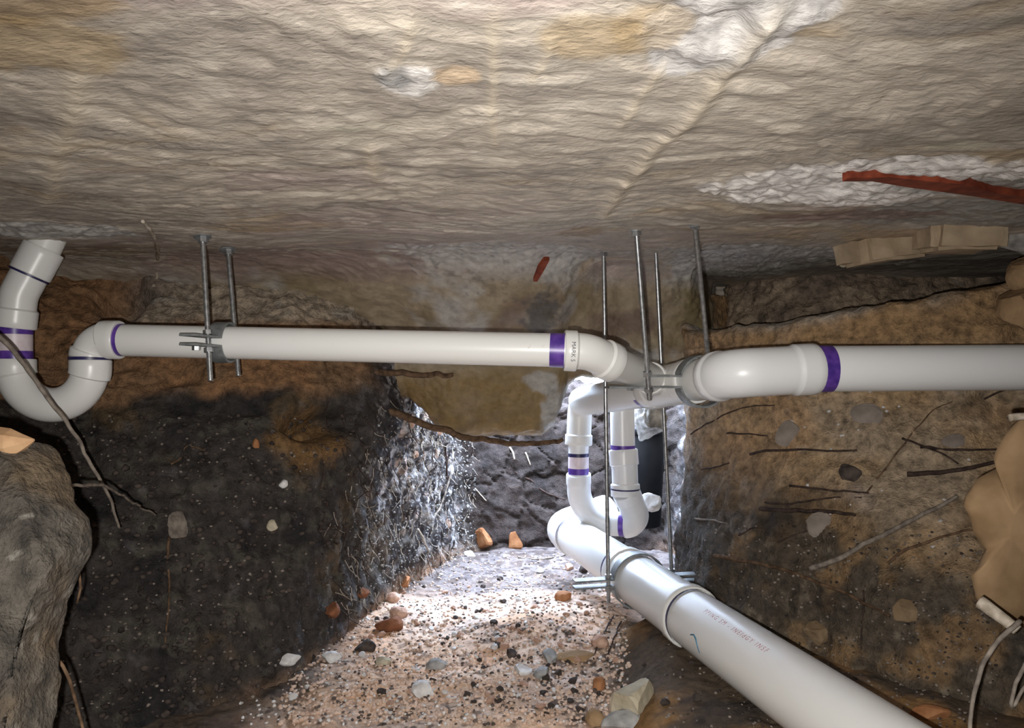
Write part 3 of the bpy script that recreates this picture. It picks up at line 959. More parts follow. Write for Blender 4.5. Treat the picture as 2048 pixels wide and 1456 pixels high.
def hanger(label, c, axis, r, rods, La, Lb, droop=0.0, gap=.006):
    t = thing('pipe_hanger', None, label, 'pipe hanger', 'riser clamp hangers on threaded rods')
    axis = Vector((axis.x, axis.y, 0)).normalized()
    e = Vector((axis.y, -axis.x, 0))                    # to the right of the pipe's direction
    auto_smooth(link_mesh('clamp_strap', strap_mesh('clamp_strap', c, axis, e, r, La, Lb, 1, droop=droop, gap=gap), M['strap'], t), 30)
    auto_smooth(link_mesh('clamp_strap', strap_mesh('clamp_strap', c, axis, e, r, La, Lb, -1, droop=droop, gap=gap), M['strap'], t), 30)
    for top, bot, zn in rods:
        ro = rod(top, bot, t)
        ax = (Vector(bot) - Vector(top)).normalized()
        for dz in (.016, -.016):
            zt_ = c.z + dz + zn
            f = (Vector(top).z - zt_) / (Vector(top).z - Vector(bot).z)
            hexnut('nut', Vector(top).lerp(Vector(bot), f), ax, ro)
    for s in (-1, 1):
        xb = -(La + r) * .62 if s < 0 else (Lb + r) * .62
        hexnut('bolt_head', c + e * xb - axis * .0 + Vector((0, 0, -.014)), Vector((0, 0, 1)), t, .007, .007)
    return t


def rodtop(px, py):
    v = Vector(ceil_at(px, py)); return v


# left hanger on the small pipe; its jaws run towards and away from the lens
hc = P(447, 685, 1.398)
hanger('steel rod hanger clamping the white run beside the left trap', hc, P(1140, 701, 1.336) - P(225, 680, 1.418), r2,
       [(P(405, 474, 1.375), P(421, 762, 1.335), 0), (P(456, 500, 1.52), P(477, 752, 1.475), 0)], .10, .13)
# middle hanger behind the big elbow
hm = C0 + gdir * .125 + Vector((0, 0, -.004))
hanger('steel rod hanger clamping the junction behind the big white elbow', hm, gdir, r3 + .002,
       [(P(1272, 458, 1.36), P(1299, 800, 1.445), 0), (P(1389, 443, 1.30), P(1422, 770, 1.525), 0)], .20, .085, gap=.009)
# far hanger on the low sewer pipe
hl = lp(1.80)
hanger('long steel rod hanger holding the low sewer pipe', hl, ldir, r4 + .0025,
       [(P(1207, 503, 1.78), P(1217, 1205, 1.78), 0), (P(1311, 494, 1.80), P(1344, 1160, 1.83), 0)], .16, .155)

# ------------------------------------------------------------------ loose pieces
def rock_mesh(name, r, seed, sub=3, rough=.22, flat=0, sq=(1, 1, 1)):
    bm = bmesh.new()
    bmesh.ops.create_icosphere(bm, subdivisions=sub, radius=1)
    V = np.array([v.co[:] for v in bm.verts])
    rs = np.random.default_rng(seed)
    if flat:                                            # planar facets like broken stone
        for _ in range(flat):
            n = rs.normal(size=3); n /= np.linalg.norm(n)
            h = rs.uniform(.45, .8)
            d = V @ n
            V = V - np.outer(np.maximum(d - h, 0), n)
    V = V * (1 + rough * fbm(V + seed * 3.1, 1.6, 4, seed))[:, None]
    V = V * np.asarray(sq) * r
    for v, c in zip(bm.verts, V): v.co = c
    me = bpy.data.meshes.new(name)
    bm.to_mesh(me); bm.free()
    return me


def rock(name, label, cat, px, py, size, mat, seed, sq=(1, 1, 1), rotz=0.0, rotx=0.0, flat=6, rough=.2, group=None, sink=.25, names=None, d=None, sub=3):
    """a loose lump resting where the photo shows it; size = half width in metres"""
    if d is None:
        h, n = raycast(px, py, names or EARTH)
        if h is None: return None
        up_ = Vector((0, 0, 1))
        h = h + (n * .7 + up_ * .3).normalized() * (size * min(sq) * (1 - sink * 2) * .8)
    else:
        h = P(px, py, d)
    o = link_mesh(name, rock_mesh(name, size, seed, sub, rough, flat, sq), M[mat], smooth=(rough > .3 and not flat))
    o.location = h
    o.rotation_euler = (rotx, 0, rotz)
    return tag(o, label, cat, group)


ROCKS = [
    ('clay_clod', 'pale orange clay chunk against the pit back wall, left of the pair', 'clod', 967, 1082, .040, 'orange', (1, .8, 1.25), 7),
    ('clay_clod', 'rust orange clay chunk against the pit back wall, right of the pair', 'clod', 1028, 1086, .038, 'orange', (1, .8, 1.15), 7),
    ('clay_clod', 'large red brown clod on the left of the sandy floor', 'clod', 778, 1257, .034, 'redbrown', (1.1, .9, .75), 6),
    ('clay_clod', 'rounded pale sand clod touching the large red brown clod', 'clod', 797, 1233, .024, 'pinkish', (1.1, .9, .8), 0),
    ('clay_clod', 'orange sand clod high on the left edge of the sandy floor', 'clod', 808, 1163, .022, 'orange', (1.1, .9, .8), 4),
    ('clay_clod', 'round tan clod above the large red brown clod', 'clod', 785, 1200, .021, 'pinkish', (1, .9, .8), 0),
    ('stone', 'white concrete bit at the foot of the pit back wall', 'stone', 940, 1112, .020, 'white_stone', (1.5, .8, .7), 7),
    ('stone', 'small white pebble below the right clay chunk', 'stone', 1012, 1113, .011, 'white_stone', (1, 1, .8), 5),
    ('stone', 'white pebble on dark gravel near the low pipe end', 'stone', 1080, 1145, .014, 'white_stone', (1, 1, .8), 5),
    ('stone', 'pinkish pebble beside the low pipe end', 'stone', 1138, 1140, .018, 'pinkish', (1, 1, .9), 4),
    ('stone', 'dark clod tucked against the low pipe', 'clod', 1168, 1143, .018, 'dark_stone', (1, 1, .9), 4),
    ('brick_fragment', 'flat tan brick fragment lying at the right of the sandy floor', 'brick', 1150, 1318, .030, 'tan', (1.5, .8, .45), 12),
    ('stone', 'bluish grey stone left of the tan brick fragment', 'stone', 1102, 1320, .022, 'grey_stone', (1, 1, .8), 7),
    ('stone', 'round sandy clod beside the two thin twigs', 'clod', 1200, 1290, .019, 'pinkish', (1.1, 1, .85), 0),
    ('stone', 'white gravel stone in front of the bluish grey stone', 'stone', 1045, 1345, .018, 'white_stone', (1.2, 1, .7), 7),
    ('stone', 'grey stone right of the white gravel stone', 'stone', 1085, 1352, .019, 'grey_stone', (1.2, 1, .7), 7),
    ('stone', 'grey white concrete lump at the front of the floor', 'stone', 842, 1388, .024, 'white_stone', (1.1, 1, .75), 7),
    ('stone', 'olive grey pebble left of centre on the floor', 'stone', 766, 1328, .017, 'limestone', (1, 1, .8), 5),
    ('stone', 'grey pebble in the middle of the sandy floor', 'stone', 872, 1335, .019, 'grey_stone', (1.2, 1, .8), 5),
    ('stone', 'white stone at the left end of the gravel', 'stone', 662, 1322, .021, 'white_stone', (1.3, 1, .7), 7),
    ('stone', 'pale stone beyond the left end of the gravel', 'stone', 578, 1320, .018, 'white_stone', (1.4, 1, .7), 7),
    ('stone', 'dark blue grey clod above the white stone at the gravel left end', 'clod', 730, 1300, .022, 'dark_stone', (1.2, 1, .8), 5),
    ('stone', 'rusty clod in the shadow of the dark left bank', 'clod', 655, 1222, .022, 'redbrown', (1, 1, .9), 5),
    ('stone', 'rusty clod higher on the dark left bank', 'clod', 720, 1185, .018, 'redbrown', (1, 1, .9), 5),
    ('stone', 'orange clod under the lower clamp jaw', 'clod', 1128, 1198, .022, 'orange', (1.2, 1, .7), 4),
    ('stone', 'dark gravel clod at the centre of the sandy floor', 'clod', 1022, 1312, .014, 'dark_stone', (1, 1, .8), 5),
    ('stone', 'dark pebble at the back of the sand heap', 'stone', 1000, 1160, .011, 'dark_stone', (1, 1, .8), 5),
    ('stone', 'pale tan stone block at the bottom edge by the low pipe', 'stone', 1277, 1420, .052, 'limestone', (1, .75, 1.1), 9),
    ('stone', 'grey stone in the bottom edge, before the pale tan block', 'stone', 1250, 1458, .042, 'grey_stone', (1, .7, .55), 8),
    ('stone', 'round brown pebble on the dark ledge left of the pale tan block', 'stone', 1198, 1375, .015, 'orange', (.9, .9, 1.1), 0),
    ('stone', 'brown clod on the bottom edge left of the grey stone', 'clod', 1192, 1445, .020, 'tan', (1, 1, .9), 4),
    ('stone', 'tan pebble stuck in the dark left wall beside the hanging root end', 'stone', 352, 1053, .032, 'root_grey', (1.1, .6, .9), 8),
    ('stone', 'small orange pebble high in the dark left wall', 'stone', 512, 890, .011, 'orange', (.8, .6, 1.2), 0),
    ('stone', 'pale crumb in the dark left wall right of centre', 'stone', 545, 1053, .013, 'limestone', (1, .7, 1), 5),
    ('stone', 'white crumb in the dark left wall under the brown patch', 'stone', 567, 970, .012, 'white_stone', (1.1, .7, .9), 6),
    ('stone', 'white flake at the edge of the grey rooty face', 'stone', 758, 922, .014, 'white_stone', (.7, .6, 1.3), 6),
    ('stone', 'peach pebble set in the grey rooty face, top', 'stone', 876, 862, .015, 'pinkish', (1.1, .7, .8), 0),
    ('stone', 'peach crumb set in the grey rooty face, middle', 'stone', 828, 910, .013, 'pinkish', (1, .7, .9), 0),
    ('stone', 'pinkish shard set in the grey rooty face, upper left', 'stone', 822, 845, .014, 'pinkish', (.7, .6, 1.4), 4),
    ('stone', 'grey stone embedded in the clay wall below the big elbow', 'stone', 1578, 868, .036, 'clay_stone', (1, .18, .9), 6),
    ('stone', 'pale oval stone embedded in the clay wall under the right pipe', 'stone', 1735, 830, .026, 'clay_stone', (1.2, .18, .9), 0),
    ('stone', 'mauve grey stone embedded low in the clay wall', 'stone', 1643, 1052, .028, 'clay_stone', (1, .18, 1), 0),
    ('stone', 'dark angular stone embedded in the clay wall by the twigs', 'stone', 1698, 950, .026, 'dark_stone', (1, .5, .9), 7),
    ('stone', 'grey oval stone embedded near the right edge of the clay wall', 'stone', 1910, 884, .020, 'clay_stone', (1.3, .18, .8), 0),
    ('stone', 'orange clay knob low on the right wall above the sewer pipe', 'clod', 1640, 1270, .030, 'clay_knob', (1.2, .6, .9), 5),
    ('stone', 'tan clay knob on the right wall above the dark patch', 'clod', 1815, 1225, .028, 'clay_knob', (1.1, .6, 1), 6),
    ('stone', 'rusty clay knob in the lower right corner by the sewer pipe', 'clod', 1860, 1435, .024, 'orange', (1.4, .6, .6), 4),
]
for i, (nm, lb, ct, px, py, sz, mt, sq, fl_) in enumerate(ROCKS):
    rock(nm, lb, ct, px, py, sz, mt, 300 + i, sq, rotz=RNG.uniform(-.6, .6), flat=fl_, rough=.16 if fl_ else .28, sub=3)

# white crumbly lump beside the rear trap, mortar lump on the riser, black drum behind
rock('concrete_lump', 'white crumbly lump at the right of the rear trap bend', 'concrete', 1297, 1003, .034, 'white_stone', 401, (1.1, .9, .9), flat=10, rough=.3, d=2.26)
rock('concrete_lump', 'grey mortar lump hanging beside the tall rear riser', 'concrete', 1302, 842, .078, 'concrete', 402, (.8, .7, .9), flat=8, rough=.35, d=2.30, sub=4)
bk = thing('bucket', None, 'black plastic bucket standing behind the rear riser', 'bucket')
bc = P(1288, 960, 2.62)
me = tube_mesh('bucket_body', [bc + Vector((0, 0, z_)) for z_ in (-.16, -.155, .03, .17)], [.052, .058, .066, .072], 32)
link_mesh('bucket_body', me, M['black_plastic'], bk)
me = tube_mesh('bucket_rim', [bc + Vector((0, 0, z_)) for z_ in (.163, .166, .180, .183)], [.072, .077, .077, .072], 32)
link_mesh('bucket_rim', me, M['black_plastic'], bk)

# clay lumps at the right edge
rock('clay_lump', 'tan clay lump at the right edge just above the white pipe', 'clay', 2045, 615, .046, 'tan', 410, (1, .8, 1.1), flat=3, rough=.12, d=1.40, sub=4)
rock('clay_lump', 'tan clay lump at the right edge, the upper of two', 'clay', 2058, 548, .040, 'tan', 411, (1, .8, 1), flat=3, rough=.12, d=1.42, sub=4)


def slab_piece(name, label, cat, outline, d, depth, mat, seed, puff=.3):
    """a lump with a traced front outline, bulging front and real depth behind"""
    pts_ = [P(x, y, dd if False else d) for x, y in outline]
    c = sum(pts_, Vector()) / len(pts_)
    # densify the outline
    ring = []
    for i in range(len(pts_)):
        a, b = pts_[i], pts_[(i + 1) % len(pts_)]
        k = max(1, int((b - a).length / .010))
        ring += [a.lerp(b, j / k) for j in range(k)]
    n = len(ring)
    layers = [(1.02, depth), (1.05, depth * .5), (1.0, .0), (.93, -.018 * puff * 3), (.78, -.03 * puff * 3), (.5, -.04 * puff * 3), (.22, -.044 * puff * 3)]
    V = []
    for s, dy in layers:
        for v in ring: V.append(c + (v - c) * s + Vector((.70 * dy * 1.25, dy, 0)))
    V = np.array([v[:] for v in V])
    V += (0.010 * np.stack([fbm(V, 18, 4, seed), fbm(V, 18, 4, seed + 5), fbm(V, 18, 4, seed + 9)], 1))
    Fc = []
    for L_ in range(len(layers) - 1):
        for k in range(n):
            k2 = (k + 1) % n
            Fc.append((L_ * n + k, L_ * n + k2, (L_ + 1) * n + k2, (L_ + 1) * n + k))
    Fc.append(tuple(range((len(layers) - 1) * n, len(layers) * n)))
    Fc.append(tuple(range(n - 1, -1, -1)))
    me = bpy.data.meshes.new(name)
    me.from_pydata([tuple(v) for v in V], [], Fc)
    bm = bmesh.new(); bm.from_mesh(me); bmesh.ops.recalc_face_normals(bm, faces=bm.faces)
    bmesh.ops.triangulate(bm, faces=[f for f in bm.faces if len(f.verts) > 4]); bm.to_mesh(me); bm.free()
    o = link_mesh(name, me, M[mat])
    return tag(o, label, cat)


slab_piece('clay_block', 'big smooth tan clay block bulging in at the right edge below the pipe', 'clay',
           [(2420, 790), (2120, 800), (2040, 822), (2012, 858), (1990, 900), (2005, 940), (1950, 965), (1922, 1010), (1932, 1060), (1965, 1100), (1940, 1150), (1945, 1195), (1990, 1235), (2060, 1262), (2120, 1290), (2420, 1340)], 1.10, .42, 'tan', 420)

# earth bank in the left foreground
nb = 170
th = np.linspace(0, 1, nb); tz = np.linspace(0, 1, nb)
outl = resample([P(x, y, d)[:] for x, y, d in ((-40, 858, .78), (30, 880, .80), (80, 915, .80), (98, 960, .79), (110, 1010, .78), (128, 1070, .77), (136, 1130, .76), (118, 1200, .75), (96, 1280, .75), (84, 1360, .74), (70, 1456, .72), (60, 1600, .70))], nb)
Gb = np.zeros((nb, nb, 3))
for j, t in enumerate(np.linspace(0, 1, nb)):
    # from the hidden far side, round the edge, then along the near face to the left
    ang = -1.1 + 2.6 * t
    Gb[:, j, 0] = outl[:, 0] - .10 * (1 - math.cos(ang)) - (.45 * max(0, t - .55) / .45 if t > .55 else 0) - (.25 * (.3 - t) / .3 if t < .3 else 0)
    Gb[:, j, 1] = outl[:, 1] - .12 * math.sin(ang) + (.12 * max(0, t - .75) if t > .75 else 0)
    Gb[:, j, 2] = outl[:, 2] - .02 * (t - .45)
Nb = grid_normals(Gb)
if Nb[80, 90, 0] < 0: Nb = -Nb
p = Gb.reshape(-1, 3)
p2 = p + Nb.reshape(-1, 3) * (.016 * fbm(p, 9, 4, 430) + .009 * fbm(p, 26, 4, 431))[:, None]
col = mix(np.tile(lin(80, 75, 68), (len(p), 1)), lin(58, 53, 49), sm(-.2, .4, fbm(p, 14, 5, 432)))
col = mix(col, lin(98, 82, 62), sm(.1, .5, fbm(p, 10, 4, 433)) * .7)
col = mix(col, lin(70, 60, 58), sm(.1, .5, fbm(p, 12, 4, 434)) * .6)
col = mix(col, lin(150, 145, 136), sm(.38, .52, fbm(p, 50, 3, 435)) * .5)
bank = surface('earth_bank', p2.reshape(Gb.shape), col, M['earth'])
tag(bank, 'grey mottled earth bank jutting in at the lower left edge', 'soil')

# split wood end above it
def splinter(name, label, pts_, rad, mat):
    o = link_mesh(name, tube_mesh(name, pts_, rad, 7), M[mat], smooth=False)
    o_m = o.data
    return tag(o, label, 'wood')


splinter('wood_splinter', 'broken wood splinter poking in above the left earth bank',
         [P(-60, 892, .79), P(-10, 890, .79), P(25, 887, .79), P(46, 884, .79), P(68, 880, .79)], [.021, .020, .016, .009, .0014], 'wood')

# ---- red strips in the slab
def strip(name, label, pts_, w, th, mat):
    V, Fc = [], []
    pts_ = [Vector(v) for v in pts_]
    for i, v in enumerate(pts_):
        t = (pts_[min(i + 1, len(pts_) - 1)] - pts_[max(i - 1, 0)]).normalized()
        s = t.cross(Vector((0, 0, 1))).normalized()
        ww = w[i] if not np.isscalar(w) else w
        for a, b in ((-1, 0), (1, 0), (1, 1), (-1, 1)):
            V.append(v + s * (ww * a / 2) + Vector((0, 0, th * b + .0015 * math.sin(i * 2.3 + a))))
    for i in range(len(pts_) - 1):
        for k in range(4):
            k2 = (k + 1) % 4
            Fc.append((i * 4 + k, i * 4 + k2, i * 4 + 4 + k2, i * 4 + 4 + k))
    Fc += [(3, 2, 1, 0), tuple(range(len(V) - 4, len(V)))]
    me = bpy.data.meshes.new(name); me.from_pydata([tuple(v) for v in V], [], Fc)
    bm = bmesh.new(); bm.from_mesh(me); bmesh.ops.recalc_face_normals(bm, faces=bm.faces); bm.to_mesh(me); bm.free()
    o = link_mesh(name, me, M[mat], smooth=False)
    return tag(o, label, 'strip')


def on_ceiling(px, py, off=.006):
    h, n = raycast(px, py, ['ceiling'])
    return h + n * off


k = [on_ceiling(x, y, .010) for x, y in ((1690, 345), (1760, 347), (1830, 353), (1900, 363), (1970, 375), (2048, 388), (2130, 402))]
strip('red_strip', 'long brick red strip set in the slab at the right', k, [.008, .030, .034, .034, .032, .026, .026], .012, 'rust')
k = [on_ceiling(x, y, .008) for x, y in ((1090, 516), (1080, 535), (1068, 560))]
strip('red_strip', 'short dark red strip set in the slab above the white run', k, [.018, .02, .012], .010, 'rust')

# tan blocks of broken slab edge, upper right
for lb, x, y, sz, sq, mt, sd in (('crumbly grey lump under the slab at the right edge', 2030, 470, .055, (1, .8, .7), 'concrete', 442),
                                 ('small pale chip under the slab over the big elbow', 1690, 512, .024, (1, .8, .9), 'limestone', 443),
                                 ('rough grey mortar chip on the ledge above the big elbow', 1590, 616, .030, (1.5, .8, .7), 'concrete', 444)):
    h, n = raycast(x, y, ['ceiling', 'wall_right'])
    o = link_mesh('concrete_chunk', rock_mesh('concrete_chunk', sz, sd, 3, .16, 8, sq), M[mt], smooth=False)
    o.location = h + n * .004; o.rotation_euler = (0.1, .05, RNG.uniform(-.3, .3))
    tag(o, lb, 'concrete')


def block_mesh(name, dims, seed):
    bm = bmesh.new(); bmesh.ops.create_cube(bm, size=1)
    bmesh.ops.bevel(bm, geom=bm.edges[:], offset=.12, segments=2, affect='EDGES')
    bmesh.ops.subdivide_edges(bm, edges=bm.edges[:], cuts=2, use_grid_fill=True)
    V = np.array([v.co[:] for v in bm.verts]) * np.asarray(dims)
    V += .007 * np.stack([fbm(V, 22, 3, seed + j * 7) for j in range(3)], 1)
    for v, c in zip(bm.verts, V): v.co = c
    me = bpy.data.meshes.new(name); bm.to_mesh(me); bm.free()
    return me


for lb, x, y, d_, dims, rz, ry, sd in (('tan broken block under the slab at the far right', 1915, 476, 1.36, (.125, .10, .05), -.1, .03, 440),
                                       ('tan slanting block under the slab left of the far right block', 1765, 496, 1.50, (.16, .11, .055), .15, -.16, 441)):
    o = link_mesh('concrete_block', block_mesh('concrete_block', dims, sd), M['tan_pale'], smooth=False)
    o.location = P(x, y, d_); o.rotation_euler = (.05, ry, rz)
    tag(o, lb, 'concrete')


# ---- roots and twigs
def root(label, pix, r0, r1, mat, d=None, off=None, names=None, name='root', cat='root', kink=.004, branches=()):
    def lay(pix_):
        out = []
        for i, q_ in enumerate(pix_):
            if d is not None:
                dd = d if np.isscalar(d) else np.interp(i, np.linspace(0, len(pix_) - 1, len(d)), d)
                out.append(P(q_[0], q_[1], dd))
            else:
                h, n = raycast(q_[0], q_[1], names or EARTH)
                if h is None: continue
                out.append(h + n * (off if off is not None else r0 * .8))
        return out
    pts_ = lay(pix)
    if len(pts_) < 2: return None
    dense = resample([v[:] for v in pts_], max(8, int(sum((b - a).length for a, b in zip(pts_, pts_[1:])) / .008)))
    dense = dense + kink * np.stack([fbm(dense, 28, 3, len(label)), fbm(dense, 28, 3, 3 + len(label)), fbm(dense, 28, 3, 7 + len(label))], 1)
    k = len(dense)
    o = link_mesh(name, tube_mesh(name, dense, [r0 + (r1 - r0) * i / (k - 1) for i in range(k)], 8), M[mat])
    for bp_ in branches:
        bpts = lay(bp_)
        if len(bpts) > 1:
            dn = resample([v[:] for v in bpts], max(6, int(sum((b - a).length for a, b in zip(bpts, bpts[1:])) / .008)))
            link_mesh('rootlet', tube_mesh('rootlet', dn, [r1 + (r1 * .4 - r1) * i / (len(dn) - 1) for i in range(len(dn))], 7), M[mat], o)
    return tag(o, label, cat)


root('long grey root hanging across the left trap', [(-30, 640), (20, 695), (60, 745), (105, 805), (150, 870), (185, 935), (212, 980), (225, 1015), (241, 1056)], .0042, .0022, 'root_grey', d=[1.15, 1.22, 1.27, 1.33], branches=[])
root('thin grey root crossing from the left bank to the dark wall', [(95, 968), (150, 969), (208, 974), (258, 1000), (285, 1018), (312, 1030)], .0022, .0016, 'root_grey', d=[.82, 1.0, 1.28, 1.38])
root('brown root hanging along the edge of the left bank', [(32, 898), (62, 930), (95, 968), (112, 1010), (128, 1060), (150, 1105), (157, 1150), (153, 1205)], .0026, .0014, 'root', d=[.84, .86, .88, .90])
root('short grey root at the foot of the left bank', [(92, 1245), (96, 1285), (82, 1340), (68, 1395)], .0028, .0016, 'root_grey', d=[.80, .78])
root('thin brown root slanting to the bottom edge by the left bank', [(94, 1293), (118, 1325), (142, 1370), (158, 1420), (172, 1475)], .0022, .0016, 'root', d=[.84, .86])
root('thin root hanging straight down the dark left wall', [(336, 1075), (335, 1120), (338, 1170), (337, 1220), (329, 1285)], .0030, .0016, 'root')
root('small forked rootlet on the dark left wall', [(340, 930), (362, 915), (372, 893), (388, 893), (412, 902)], .0022, .0014, 'root')
root('thick brown root along the underside of the footing beam', [(470, 760), (560, 768), (640, 770), (700, 784), (760, 812), (830, 842), (900, 866), (980, 882), (1080, 888), (1125, 878)], .014, .006, 'root', d=[1.80, 1.86, 1.97, 2.03, 2.05, 2.05], kink=.012)
root('brown root lying above the thick beam root', [(520, 757), (620, 752), (720, 750), (840, 748), (905, 750)], .012, .006, 'root', d=[1.80, 1.90, 2.0, 2.04], kink=.010)
tw = [
    ('curved dark twig on the clay wall below the big elbow', [(1384, 868), (1415, 848), (1455, 828), (1500, 813), (1550, 812)], .0022, 'root_dark'),
    ('short straight twig on the clay wall left of the embedded grey stone', [(1455, 867), (1495, 868), (1535, 872)], .0022, 'root_dark'),
    ('long dark twig under the embedded grey stone', [(1500, 908), (1525, 903), (1580, 900), (1650, 902), (1714, 901)], .0034, 'root_dark'),
    ('dark rootlet at the far end of the clay wall', [(1383, 940), (1420, 938), (1458, 927)], .0026, 'root_dark'),
    ('thin twig below the dark angular stone', [(1578, 973), (1640, 978), (1700, 984), (1738, 988)], .0026, 'root_dark'),
    ('upper twig of the forked pair on the clay wall', [(1532, 1003), (1560, 1008), (1610, 1004), (1660, 997), (1724, 997)], .0026, 'root_dark'),
    ('thick dark twig of the forked pair on the clay wall', [(1520, 1020), (1580, 1022), (1640, 1023), (1690, 1028), (1712, 1032)], .0052, 'root_dark'),
    ('pale stub of twig at the far right wall foot', [(1392, 1037), (1415, 1040), (1432, 1041), (1455, 1050)], .0028, 'root_grey'),
    ('twig falling to the right on the clay wall', [(1806, 876), (1840, 890), (1880, 907), (1918, 928)], .0026, 'root_dark'),
    ('upper straight twig ending at the tan clay block', [(1840, 896), (1900, 900), (1950, 900), (1996, 902)], .0030, 'root_dark'),
    ('thick black twig ending at the tan clay block', [(1815, 951), (1870, 948), (1930, 940), (1975, 930), (2010, 922)], .0052, 'root_dark'),
    ('long thin rootlet climbing the clay wall', [(1735, 985), (1770, 940), (1808, 888), (1835, 855), (1865, 822), (1905, 804)], .0018, 'root'),
    ('reddish root reaching the tan clay block from the left', [(1775, 1125), (1815, 1098), (1860, 1080), (1905, 1068), (1950, 1060)], .0032, 'root'),
    ('grey brown root running diagonally over the clay wall', [(1620, 1140), (1690, 1112), (1740, 1085), (1800, 1055), (1860, 1022), (1915, 995)], .0060, 'root_grey'),
    ('dark rootlet low on the clay wall, left', [(1480, 1070), (1510, 1056), (1535, 1058)], .0022, 'root_dark'),
    ('dark rootlet low on the clay wall under the mauve stone', [(1560, 1085), (1590, 1070), (1618, 1060)], .0020, 'root_dark'),
    ('grey root sloping along the wall behind the sewer pipe', [(1430, 1112), (1500, 1122), (1570, 1142), (1640, 1165), (1720, 1200), (1780, 1232)], .0048, 'root'),
    ('black strand coming in at the right edge below the pipe', [(1968, 798), (2000, 785), (2030, 772), (2070, 755)], .0022, 'root_dark'),
    ('thin upright stem on the right wall above the sewer pipe', [(1726, 1180), (1727, 1230), (1725, 1290), (1728, 1330)], .0018, 'root_dark'),
]
for lb, px_, r_, mt in tw:
    root(lb, px_, r_, r_ * .6, mt, cat='twig' if 'twig' in lb else 'root', name='twig' if 'twig' in lb else 'root')
root('pale root hanging in the lower right corner', [(2040, 1242), (2010, 1270), (1975, 1312), (1955, 1360), (1943, 1410), (1938, 1475)], .0030, .0022, 'root_grey', d=[.88, .86, .85])
root('looped pale rootlet at the right edge, lower corner', [(2060, 1310), (2038, 1350), (2024, 1405), (2030, 1416), (2044, 1385), (2070, 1360)], .0024, .0018, 'root_grey', d=[.86])
root('stubby pale root below the tan clay block', [(1958, 1206), (1985, 1224), (2010, 1240), (2034, 1258)], .009, .007, 'root_pale', d=[.97, .93])
root('white root stub on top of the tan clay block', [(2020, 834), (2040, 832), (2075, 830)], .0050, .0050, 'root_pale', d=[1.0])
root('dark root under the slab ledge by the black gap', [(1900, 560), (1915, 566), (1930, 572)], .004, .003, 'root_grey')
root('thin twig standing on the sand, left of the two', [(1226, 1232), (1210, 1265), (1196, 1290), (1186, 1318)], .0022, .0016, 'root_dark', name='twig', cat='twig')
root('thin twig standing on the sand, right of the two', [(1243, 1245), (1232, 1270), (1222, 1295), (1214, 1322)], .0022, .0016, 'root_dark', name='twig', cat='twig')
root('grey twig lying at the foot of the pit back wall', [(1036, 1116), (1075, 1120), (1110, 1116), (1140, 1108)], .0040, .0025, 'root_grey', name='twig', cat='twig')
root('pale stick leaning in the grey rooty face', [(834, 1060), (845, 1080), (856, 1105)], .0048, .004, 'root_pale', name='twig', cat='twig')
root('dark root hanging down the grey rooty face', [(893, 845), (890, 900), (892, 950), (885, 1000)], .0040, .003, 'root_dark')
root('grey root slanting on the grey rooty face', [(905, 905), (896, 960), (880, 1010), (862, 1040)], .0046, .003, 'root_grey')
root('white rootlet on the pit back wall', [(950, 978), (962, 990), (973, 1002)], .0028, .002, 'root_pale')
root('white splinter high on the pit back wall', [(1018, 895), (1026, 905), (1028, 918)], .0036, .003, 'root_pale')
root('pale splinter right of the white one on the pit back wall', [(1050, 905), (1056, 920), (1060, 930)], .0034, .0025, 'root_pale')
root('dark vein root across the pit back wall', [(1030, 945), (1062, 962), (1090, 985), (1130, 1000)], .0040, .003, 'root_dark')
root('hanging root strand at the slab edge near the left trap', [(285, 440), (300, 458), (312, 480), (316, 515), (313, 555), (309, 575)], .0030, .0045, 'root_pale', names=['ceiling', 'wall_left'])

# ---- clods that look alike, and gravel
def hits_in(n, box, names, seed, fade=None):
    rs = np.random.default_rng(seed)
    out = []
    for _ in range(n * 4):
        x, y = rs.uniform(box[0], box[2]), rs.uniform(box[1], box[3])
        if fade and rs.uniform() > float(sm(fade[0], fade[1], x + .22 * (y - 1000))): continue
        h, nn_ = raycast(x, y, EARTH)
        if h is None: continue
        hh, _ = raycast(x, y, names)
        if hh is None or (hh - h).length > 1e-4: continue
        out.append((h, nn_))
        if len(out) >= n: break
    return out


def scatter(name, label, cat, group, n, box, names, size, mat, seed):
    rs = np.random.default_rng(seed)
    protos = [rock_mesh(name, 1.0, seed + j, 2, .25, 5, (1, rs.uniform(.7, 1), rs.uniform(.55, .85))) for j in range(4)]
    for me in protos: me.materials.append(M[mat])
    for j, (h, nn_) in enumerate(hits_in(n, box, names, seed)):
        o = bpy.data.objects.new(name, protos[j % 4])
        s = rs.uniform(*size)
        o.scale = (s, s, s)
        o.location = h + nn_ * s * .3
        o.rotation_euler = (rs.uniform(-.4, .4), rs.uniform(-.4, .4), rs.uniform(0, 6.28))
        COL.objects.link(o)
        tag(o, label, cat, group)


